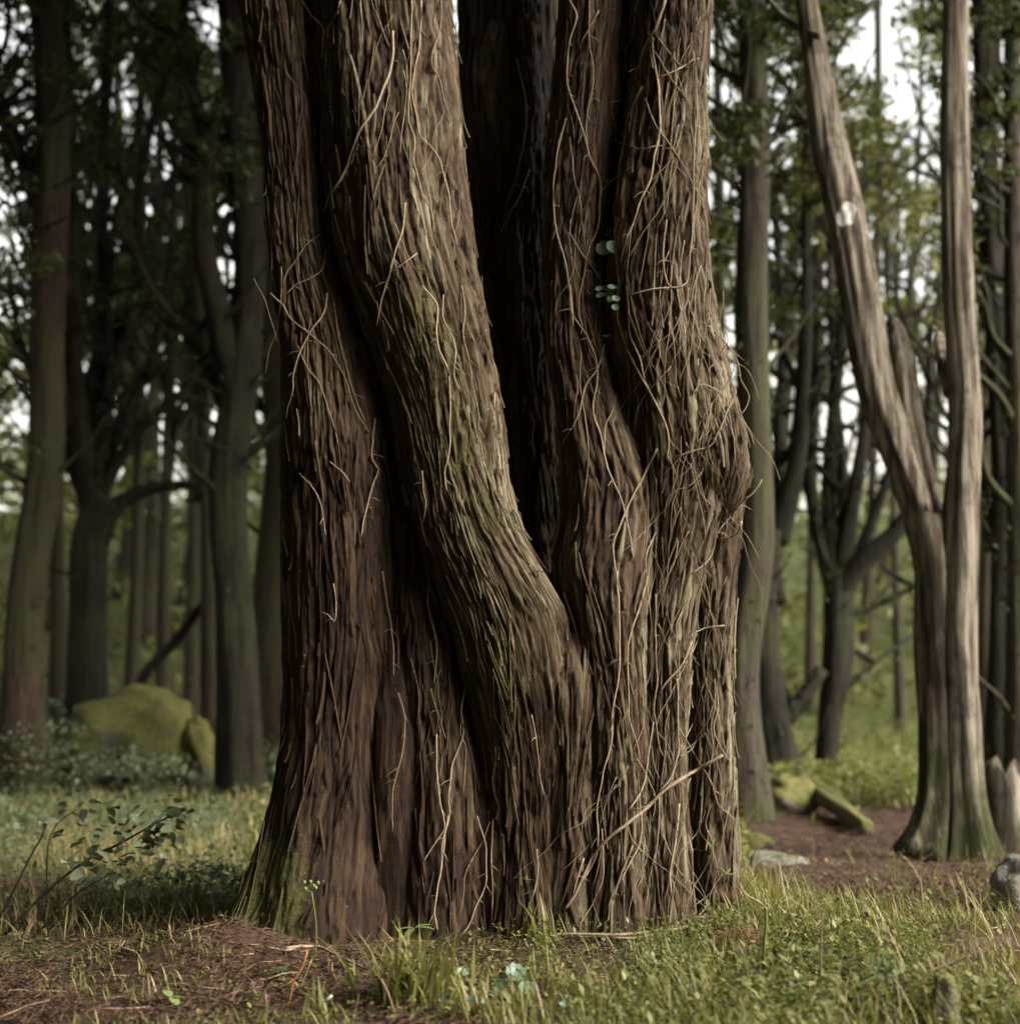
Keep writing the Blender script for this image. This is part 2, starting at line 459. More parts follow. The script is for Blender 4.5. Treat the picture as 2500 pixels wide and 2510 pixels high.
def warp_axis(lo, hi, c, fine, n1, n2):
    a = np.linspace(c - fine, c + fine, n1)
    s = np.linspace(0, 1, n2)[1:] ** 2.2
    return np.concatenate([(c - fine - s * (c - fine - lo))[::-1], a, c + fine + s * (hi - c - fine)])


v, f = grid_ground(warp_axis(-90, 90, 0, 2.2, 150, 50), warp_axis(-30, 130, 4.0, 2.0, 140, 60))
link('ground', mesh('ground', v, f, M['ground'], attrs={'green': greenness(v[:, 0], v[:, 1])}), kind='structure',
     label='forest floor of red-brown soil, needles and low green growth')

# ------------------------------------------------------------------ the great tree
MOSS = [(np.array(P(px, py, d)), r, s) for px, py, d, r, s in [
    (590, 2250, 3.33, .12, 1.6), (630, 2150, 3.36, .09, 1.1), (560, 2310, 3.31, .09, 1.3), (1190, 1560, 3.3, .10, .75), (1170, 1750, 3.3, .10, .75),
    (1225, 1280, 3.35, .06, .8), (1290, 1700, 3.25, .05, .9), (690, 350, 3.5, .09, .6), (680, 520, 3.5, .09, .55), (720, 150, 3.5, .08, .55),
    (1660, 330, 3.42, .07, .8), (1600, 470, 3.42, .07, .6), (820, 760, 3.5, .06, .6), (1000, 900, 3.3, .16, .45), (1050, 1150, 3.3, .12, .5),
    (830, 1500, 3.4, .1, .4), (760, 900, 3.36, .14, .35), (710, 1250, 3.38, .12, .45), (930, 600, 3.3, .16, .45), (1120, 750, 3.3, .14, .4), (1330, 180, 3.9, .05, .5), (1150, 1100, 3.3, .12, .5)]]
WEAR_SHADE = [(np.array(P(px, py, d)), r, s) for px, py, d, r, s in [  # bark wear, plus painted light on lit stem sides and painted cleft shade
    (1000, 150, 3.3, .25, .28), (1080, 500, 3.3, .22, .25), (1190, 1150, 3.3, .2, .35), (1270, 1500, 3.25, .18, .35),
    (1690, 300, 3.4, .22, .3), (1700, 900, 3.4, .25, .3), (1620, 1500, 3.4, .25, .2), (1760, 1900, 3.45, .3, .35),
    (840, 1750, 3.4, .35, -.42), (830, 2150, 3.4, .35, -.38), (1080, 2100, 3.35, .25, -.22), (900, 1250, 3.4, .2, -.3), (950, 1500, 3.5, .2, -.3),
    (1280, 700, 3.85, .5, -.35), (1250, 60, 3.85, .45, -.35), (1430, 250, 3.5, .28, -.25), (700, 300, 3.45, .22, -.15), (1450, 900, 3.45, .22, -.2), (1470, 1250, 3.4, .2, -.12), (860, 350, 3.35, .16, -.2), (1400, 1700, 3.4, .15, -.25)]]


def blob(pos, blobs):
    a = np.zeros(len(pos))
    for c, r, s in blobs: a += s * np.exp(-((pos - c) ** 2).sum(1) / (r * r))
    return a


class Stem:
    def __init__(s, pts, seed, rough=None, flat=1.0, flute=1.0):
        w = []
        for y, cx, hw, d in pts:
            c = P(cx, y, d); e = P(cx + hw, y, d); w.append((c.z, c.x, c.y, (e - c).length))
        w = np.array(sorted(w)); s.z, s.X, s.Y, s.R = w.T
        s.seed = seed; s.flat = flat; s.Rm = float(np.mean(s.R)); s.flute = flute
        r = rough or [(0, 1.0)]
        rz = sorted((P(1250, y, 3.4).z, v) for y, v in r); s.rz = [a for a, _ in rz]; s.rv = [b for _, b in rz]
    def warp(s, a, z): return a + 0.040 * fbm(a / 0.16 + 5, z / 0.24, s.seed + 1, 3) + 0.006 * fbm(a / .03, z / .05, s.seed + 2, 2)
    def surf(s, u, z, fine=True):
        u = np.asarray(u, float); z = np.asarray(z, float)
        X = hermite(z, s.z, s.X); Y = hermite(z, s.z, s.Y); R = hermite(z, s.z, s.R)
        a = u * s.Rm
        fl = s.flute * (0.30 * R * fbm(a / 0.10 + 3, z / 0.75, s.seed + 4, 2) + 0.10 * R * fbm(a / 0.05, z / 0.22, s.seed + 6, 2))
        # the folds close in towards the ground
        ro = np.interp(z, s.rz, s.rv)
        aw = s.warp(a, z)
        if fine:
            f1, f2, r1, dy1 = worley(aw / 0.030, z / 0.36 + .5 * fbm(aw / .02, z / .2, s.seed + 16, 2), s.seed + 11)
            g1, g2, r2, dy2 = worley(aw / 0.0092 + 3 * r1, z / 0.125, s.seed + 12)
            k1 = np.exp(-((f2 - f1) / 0.11) ** 2); k2 = np.exp(-((g2 - g1) / 0.16) ** 2)
            fib = fbm(aw / 0.006, z / 0.12, s.seed + 13, 3)
            lng = np.abs(fbm(aw / 0.020, z / 0.55, s.seed + 14, 3)) * 4
            crumb = fbm(aw / 0.0095, z / 0.030, s.seed + 15, 3)
            hgt = .82 * ro * (0.0075 * crumb + 0.0080 * (r1 - .5) + 0.0044 * (r2 - .5) - 0.0085 * k1 - 0.0036 * k2 + 0.0045 * fib + 0.007 * np.clip(lng - .4, -.4, .4) - 0.0030 * np.clip(dy2 * 2, -1, 1))
            ridge = np.clip(0.60 + 0.25 * (r1 - .5) + 0.3 * (r2 - .5) - 0.5 * k1 - 0.3 * k2 + 0.4 * fib + .45 * crumb + .25 * np.clip(lng - .4, -.4, .4), 0, 1)
            cell = 0.5 * r1 + 0.5 * r2
        else:
            hgt = 0.0 * u; ridge = cell = hgt
        rr = R + fl + hgt
        pos = np.stack([X + rr * np.sin(u), Y - s.flat * rr * np.cos(u), z], -1)
        return pos, ridge, cell, np.stack([aw, z, 0 * z], -1)
    def grid(s, fine=True, ds=0.003, dt=0.0055, ztop=2.55):
        R = float(np.max(s.R))
        if fine:
            uf = np.arange(-1.8, 1.8, ds / max(s.Rm, 0.03)); ub = np.linspace(1.8, 2 * np.pi - 1.8, 26)[:-1]
            u = np.concatenate([uf, ub])
            z = np.arange(max(s.z[0], -0.06), min(s.z[-1], ztop), dt)
            if s.z[-1] > ztop: z = np.concatenate([z, np.arange(ztop, s.z[-1], 0.04)])
        else:
            u = np.linspace(-np.pi, np.pi, 60, endpoint=False); z = np.arange(max(s.z[0], -0.06), min(s.z[-1], 2.8), 0.02)
        U, Z = np.meshgrid(u, z)
        pos, ridge, cell, uv = s.surf(U.ravel(), Z.ravel(), fine)
        nu, nz = len(u), len(z)
        i = np.arange(nz - 1)[:, None] * nu; j = np.arange(nu)[None]; k = (j + 1) % nu
        f = np.stack([i + j, i + k, i + nu + k, i + nu + j], -1).reshape(-1, 4)
        if s.z[-1] < 2.4:                                       # a stem that ends inside the tree: close its tip
            c = len(pos); tip = np.array([s.X[-1], s.Y[-1], s.z[-1]]); 
            pos = np.concatenate([pos, tip[None]]); ridge = np.append(ridge, .5); cell = np.append(cell, .5); uv = np.concatenate([uv, uv[-1:]])
            j = np.arange(nu); tri = np.stack([(nz - 1) * nu + j, (nz - 1) * nu + (j + 1) % nu, np.full(nu, c)], -1)
            return pos, [f, tri], ridge, cell, uv
        return pos, [f], ridge, cell, uv
    def shreds(s, n, seed, lmin=.03, lmax=.24, wmin=.0018, wmax=.0068, lift=.5, zr=None):
        """curled ribbons of bark lying along the grain"""
        r = np.random.default_rng(seed); m = 7
        z0 = r.uniform(max(s.z[0], 0.02), min(s.z[-1], 2.5), n) if zr is None else r.uniform(*zr, n)
        u0 = r.uniform(-1.75, 1.75, n)
        L = lmin + (lmax - lmin) * r.random(n) ** 2.2; W = wmin + (wmax - wmin) * r.random(n) ** 1.6
        t = np.linspace(0, 1, m)[None]
        z = z0[:, None] - L[:, None] * t
        wob = r.uniform(-.12, .12, n)[:, None] * L[:, None] * t * 2 + 0.012 * fbm(z * 6, u0[:, None] * 9 + 0 * z, seed, 2)
        u = u0[:, None] + wob / s.Rm
        l0 = r.random(n)[:, None] ** 3 * 0.016 * lift; l1 = r.random(n)[:, None] ** 2.5 * 0.022 * lift
        ro = np.interp(z0, s.rz, s.rv)[:, None]
        up = 0.0022 * (0.5 + ro) + l0 * (1 - t) ** 3 + l1 * t ** 3
        w = W[:, None] * (0.35 + 0.65 * np.sin(np.pi * (0.12 + 0.8 * t)))
        thick = 0.0008 + 0.09 * W[:, None]
        V = []
        for du, dn in ((-0.5, -0.0015), (-0.15, 1.0), (0.2, .8), (0.5, -0.002)):
            uu = u + du * w / s.Rm
            p, _, _, uv = s.surf(uu.ravel(), z.ravel(), False)
            off = (up + (thick * dn if dn > 0 else dn)).ravel()
            p = p + off[:, None] * np.stack([np.sin(uu.ravel()), -np.cos(uu.ravel()), 0 * off], -1)
            V.append((p.reshape(n, m, 3), uv.reshape(n, m, 3)))
        pos = np.stack([a for a, _ in V], 2); uv = np.stack([b for _, b in V], 2)      # n,m,4,3
        base = np.arange(n)[:, None, None] * (m * 4) + np.arange(m - 1)[None, :, None] * 4 + np.arange(3)[None, None]
        f = np.stack([base, base + 1, base + 5, base + 4], -1).reshape(-1, 4)
        tone = np.repeat(np.clip(r.normal(.56, .2, n), 0.1, 1), m * 4)
        return pos.reshape(-1, 3), f, tone, np.repeat(r.random(n), m * 4), uv.reshape(-1, 3), m * 4


ST = {
 'A': Stem([(-1500, 600, 110, 3.62), (-300, 660, 105, 3.58), (0, 691, 101, 3.55), (200, 710, 88, 3.54), (400, 725, 80, 3.50), (600, 737, 76, 3.48),
            (700, 758, 86, 3.47), (800, 785, 103, 3.47), (1000, 810, 119, 3.47), (1200, 824, 127, 3.48), (1400, 832, 132, 3.49), (1600, 838, 134, 3.5),
            (1800, 838, 142, 3.52), (1950, 828, 160, 3.52), (2100, 812, 182, 3.51), (2200, 800, 200, 3.5), (2290, 790, 222, 3.5), (2420, 780, 262, 3.5)],
           101, [(0, 1.0), (1300, .95), (1600, .55), (2000, .7), (2400, .7)]),
 'B': Stem([(-1500, 860, 175, 3.52), (-300, 915, 165, 3.5), (0, 940, 160, 3.47), (200, 958, 166, 3.46), (400, 967, 168, 3.45), (600, 985, 169, 3.44),
            (800, 1031, 156, 3.43), (1000, 1086, 134, 3.43), (1200, 1116, 126, 3.42), (1320, 1150, 128, 3.41), (1420, 1195, 136, 3.41), (1520, 1238, 142, 3.41),
            (1650, 1264, 136, 3.41), (1800, 1288, 116, 3.42), (2000, 1300, 108, 3.42), (2200, 1308, 122, 3.42), (2380, 1310, 150, 3.42)],
           202, [(0, 1.15), (1500, 1.15), (1900, .85), (2400, .8)], flat=.82),
 'E': Stem([(560, 850, 40, 3.64), (900, 905, 72, 3.63), (1200, 950, 80, 3.58), (1500, 985, 85, 3.54), (1800, 985, 85, 3.47), (2400, 985, 92, 3.44)],
           303, [(0, .4), (2400, .4)]),
 'L': Stem([(1930, 700, 26, 3.46), (2050, 682, 48, 3.45), (2150, 662, 62, 3.43), (2240, 636, 72, 3.41), (2320, 600, 82, 3.39), (2420, 545, 100, 3.37)], 444, [(0, .8), (2400, .7)]),
 'G': Stem([(1240, 1012, 22, 3.52), (1400, 1030, 58, 3.5), (1600, 1062, 92, 3.49), (1800, 1084, 114, 3.48), (2000, 1090, 128, 3.47), (2200, 1095, 140, 3.46),
            (2420, 1095, 158, 3.45)], 404, [(0, .8), (1700, .75), (2400, .7)]),
 'C': Stem([(-1500, 1215, 135, 4.0), (0, 1247, 119, 3.98), (170, 1246, 124, 3.97), (260, 1244, 132, 3.96), (500, 1256, 122, 3.95), (1000, 1292, 105, 3.9), (1400, 1335, 92, 3.85), (1800, 1350, 100, 3.75)],
           505, [(0, .8), (2400, .8)]),
 'D1': Stem([(-1500, 1425, 95, 3.64), (0, 1455, 88, 3.62), (400, 1425, 86, 3.6), (800, 1420, 80, 3.57), (1000, 1455, 86, 3.54), (1100, 1480, 103, 3.52),
             (1250, 1500, 115, 3.5), (1400, 1488, 116, 3.46), (1550, 1496, 92, 3.43), (1700, 1508, 80, 3.42), (1900, 1515, 78, 3.41), (2100, 1510, 90, 3.40),
             (2230, 1505, 104, 3.40), (2400, 1505, 128, 3.40)], 606, [(0, .8), (900, .8), (1300, 1.0), (2400, 1.1)]),
 'D2': Stem([(-1500, 1640, 108, 3.58), (0, 1640, 94, 3.55), (200, 1634, 90, 3.54), (400, 1620, 104, 3.53), (600, 1615, 112, 3.52), (800, 1625, 124, 3.52),
             (950, 1648, 128, 3.52), (1100, 1664, 124, 3.52), (1250, 1658, 105, 3.51), (1400, 1640, 84, 3.5), (1600, 1622, 70, 3.46), (1800, 1615, 68, 3.45),
             (2000, 1608, 74, 3.43), (2230, 1608, 84, 3.42), (2400, 1608, 102, 3.41)], 707, [(0, 1.15), (2400, 1.15)]),
 'R3': Stem([(500, 1690, 30, 3.62), (700, 1694, 44, 3.6), (900, 1722, 56, 3.6), (1100, 1750, 62, 3.58), (1300, 1752, 57, 3.57), (1500, 1746, 50, 3.56),
             (1700, 1742, 48, 3.55), (1900, 1745, 51, 3.54), (2100, 1750, 57, 3.53), (2230, 1752, 64, 3.52), (2400, 1758, 82, 3.52)], 808, [(0, 1.1), (2400, 1.0)]),
 'K': Stem([(820, 1725, 18, 3.54), (920, 1738, 44, 3.52), (1010, 1748, 64, 3.5), (1090, 1756, 78, 3.49), (1150, 1758, 80, 3.49), (1220, 1752, 64, 3.5),
            (1300, 1745, 24, 3.54)], 909, [(0, 1.3), (2400, 1.3)], flute=2.0),
 'F': Stem([(1400, 1366, 16, 3.58), (1470, 1372, 48, 3.52), (1540, 1382, 66, 3.46), (1620, 1392, 72, 3.41), (1700, 1398, 66, 3.385), (1800, 1400, 56, 3.38), (1950, 1402, 58, 3.38), (2150, 1402, 72, 3.39),
            (2400, 1400, 92, 3.38)], 111, [(0, .9), (2400, .9)]),
 'S': Stem([(-1500, 1535, 100, 3.74), (0, 1540, 90, 3.72), (600, 1520, 90, 3.7), (1000, 1540, 90, 3.66), (1400, 1560, 80, 3.62)], 333, [(0, .7), (2400, .7)]),
 'T': Stem([(-1500, 770, 80, 3.74), (0, 808, 62, 3.7), (400, 806, 58, 3.68), (760, 830, 60, 3.66)], 555, [(0, .7), (2400, .7)]),
 'Z': Stem([(1480, 1330, 110, 3.9), (1600, 1300, 330, 3.86), (1800, 1270, 440, 3.81), (2400, 1240, 540, 3.79)], 222, [(0, .8), (2400, .8)], flat=.8),
}
TREE_LOC = np.array([0.0, 3.5, 0.0])
tree = thing('old_cypress_tree', 'massive old tree of fused stems with shredding red-brown bark and a deep dark cleft', 'tree', TREE_LOC)


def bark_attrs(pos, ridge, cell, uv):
    return {'ridge': ridge, 'cell': cell, 'buv': uv, 'moss': np.clip(blob(pos, [(c, r * 1.35, q * .66) for c, r, q in MOSS]), 0, 1), 'wear_shade': np.clip(.5 + blob(pos, WEAR_SHADE), 0, 1)}


bv_v, bv_f, bn = [], [], 0
shred_n = {'A': 150, 'B': 430, 'E': 20, 'G': 100, 'C': 16, 'D1': 190, 'D2': 400, 'R3': 180, 'K': 110, 'F': 50, 'L': 30}
for key, st in ST.items():
    back = key in ('C', 'E', 'Z', 'S', 'T')
    pos, fs, ridge, cell, uv = st.grid(True, *( (0.016, 0.03) if key in 'ZT' else (0.005, 0.009) if back else (0.0031, 0.0062)))
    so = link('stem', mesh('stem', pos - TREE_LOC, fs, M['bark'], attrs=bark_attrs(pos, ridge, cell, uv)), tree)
    if key == 'C': so['label'] = 'dark rear stem standing back in the cleft'
    if key == 'K': so['label'] = 'swollen burr bulging from the outer stem'
    if key in shred_n:
        p, f, tone, cl, uv, per = st.shreds(shred_n[key], st.seed + 50)
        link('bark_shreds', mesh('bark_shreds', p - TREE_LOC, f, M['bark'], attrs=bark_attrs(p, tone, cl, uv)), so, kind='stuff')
        big = {'A': 12, 'B': 26, 'D1': 10, 'D2': 22, 'R3': 10, 'G': 6}.get(key, 0)
        if big:
            p, f, tone, cl, uv, per = st.shreds(big, st.seed + 60, .10, .26, .006, .012, .8)
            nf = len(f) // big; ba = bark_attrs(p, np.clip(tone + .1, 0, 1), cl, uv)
            for q in range(big):
                sl = slice(q * per, (q + 1) * per)
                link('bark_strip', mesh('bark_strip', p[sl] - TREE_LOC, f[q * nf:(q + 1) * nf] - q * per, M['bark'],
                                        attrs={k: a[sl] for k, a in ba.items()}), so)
    pos, fs, *_ = st.grid(False)
    bv_v.append(pos); 
    for q in fs: bv_f += (q + bn).tolist()
    bn += len(pos)
bvh = BVHTree.FromPolygons(np.concatenate(bv_v).tolist(), bv_f, all_triangles=False)
EYE = Vector((0, 0, CAMZ))


def on_tree(px, py, off=0.007, last=3.4):
    p = P(px, py, 3.4); d = (p - EYE).normalized()
    h, n, i, dist = bvh.ray_cast(EYE, d, 8.0)
    if h is None or h.y > 4.3: return P(px, py, last), None
    return h - d * off, n


# crown of the great tree, far above the picture: it shades the place as the real one does
def leaf_cloud(g, centers, radii, n_per, size, r, flat=0.55):
    """clumps of small bent leaf sprays round the given centres"""
    n = len(centers) * n_per
    c = np.repeat(np.asarray(centers), n_per, 0); rad = np.repeat(np.asarray(radii), n_per)
    d = r.normal(size=(n, 3)); d /= np.linalg.norm(d, axis=1, keepdims=True)
    p = c + d * (rad * r.random(n) ** 0.45)[:, None] * np.array([1, 1, flat])
    a = r.normal(size=(n, 3)); a[:, 2] -= 0.4; a /= np.linalg.norm(a, axis=1, keepdims=True)
    b = np.cross(a, r.normal(size=(n, 3))); b /= np.linalg.norm(b, axis=1, keepdims=True) + 1e-9
    nn = np.cross(a, b)
    L = size * r.uniform(.5, 1.4, n)[:, None]; W = L * r.uniform(.25, .5, n)[:, None]
    v = np.stack([p - a * L * .5, p + b * W * .5 + nn * W * .15, p + a * L * .5, p - b * W * .5 + nn * W * .15], 1).reshape(-1, 3)
    f = np.arange(n * 4).reshape(n, 4)
    tint = np.repeat(np.clip(r.normal(.45, .2, n) + np.repeat(r.normal(0, .15, len(centers)), n_per), 0, 1), 4)
    g.add(v, f, tint)


rc = np.random.default_rng(5)
g = Geo()
cc = np.stack([rc.uniform(-3.0, 2.0, 260), rc.uniform(2.0, 6.5, 260), rc.uniform(4.6, 7.5, 260)], -1)
leaf_cloud(g, cc, rc.uniform(.3, .7, 260), 26, .16, rc)
link('crown', g.mesh('crown', M['crown'], False, TREE_LOC), tree)

# ------------------------------------------------------------------ vines climbing on the great tree
def vine_mesh(pxs, r0, r1, seed, off=0.006, hair=True, jit=1.5):
    r = np.random.default_rng(seed)
    q = resample(np.array([(a, b, 0) for a, b in pxs], float), 14.0)[:, :2]
    k = np.arange(len(q))
    q[:, 0] += jit * 3.2 * fbm(k * .35, k * 0 + seed, seed, 3); q[:, 1] += jit * 2 * fbm(k * .3, k * 0 + seed + 9, seed + 1, 2)
    pts = []; last = 3.38
    for a, b in q:
        h, n = on_tree(a, b, off, last); pts.append(np.array(h)); last = h.y
    pts = np.array(pts)
    d = pts[:, 1].copy()                                  # a stiff stem bridges folds instead of following every dip
    for _ in range(2): d[1:-1] = np.minimum(d[1:-1], 0.5 * (d[:-2] + d[2:]) + 0.0015)
    sc = d / pts[:, 1]; pts = np.array(EYE) + (pts - np.array(EYE)) * sc[:, None]
    rad = np.linspace(r0, r1, len(pts)) * (1 + 0.5 * fbm(k * .5, k * 0, seed + 3, 2))
    G_ = Geo(); v, f = tube(pts, rad, 6); G_.add(v, f, float(r.uniform(.2, .9)))
    if hair and len(pts) > 6:
        for _ in range(int(len(pts) * .18)):
            i = r.integers(2, len(pts) - 2); l = r.uniform(.008, .035); di = r.normal(size=3); di[1] = -abs(di[1]) * .4; di[2] = -abs(di[2]) * .6
            di /= np.linalg.norm(di)
            v, f = tube(np.array([pts[i], pts[i] + di * l * .5, pts[i] + di * l + np.array([0, .004, -.004])]), np.array([.0011, .0009, .0004]), 3, False); G_.add(v, f, float(r.uniform(.3, .9)))
    return G_


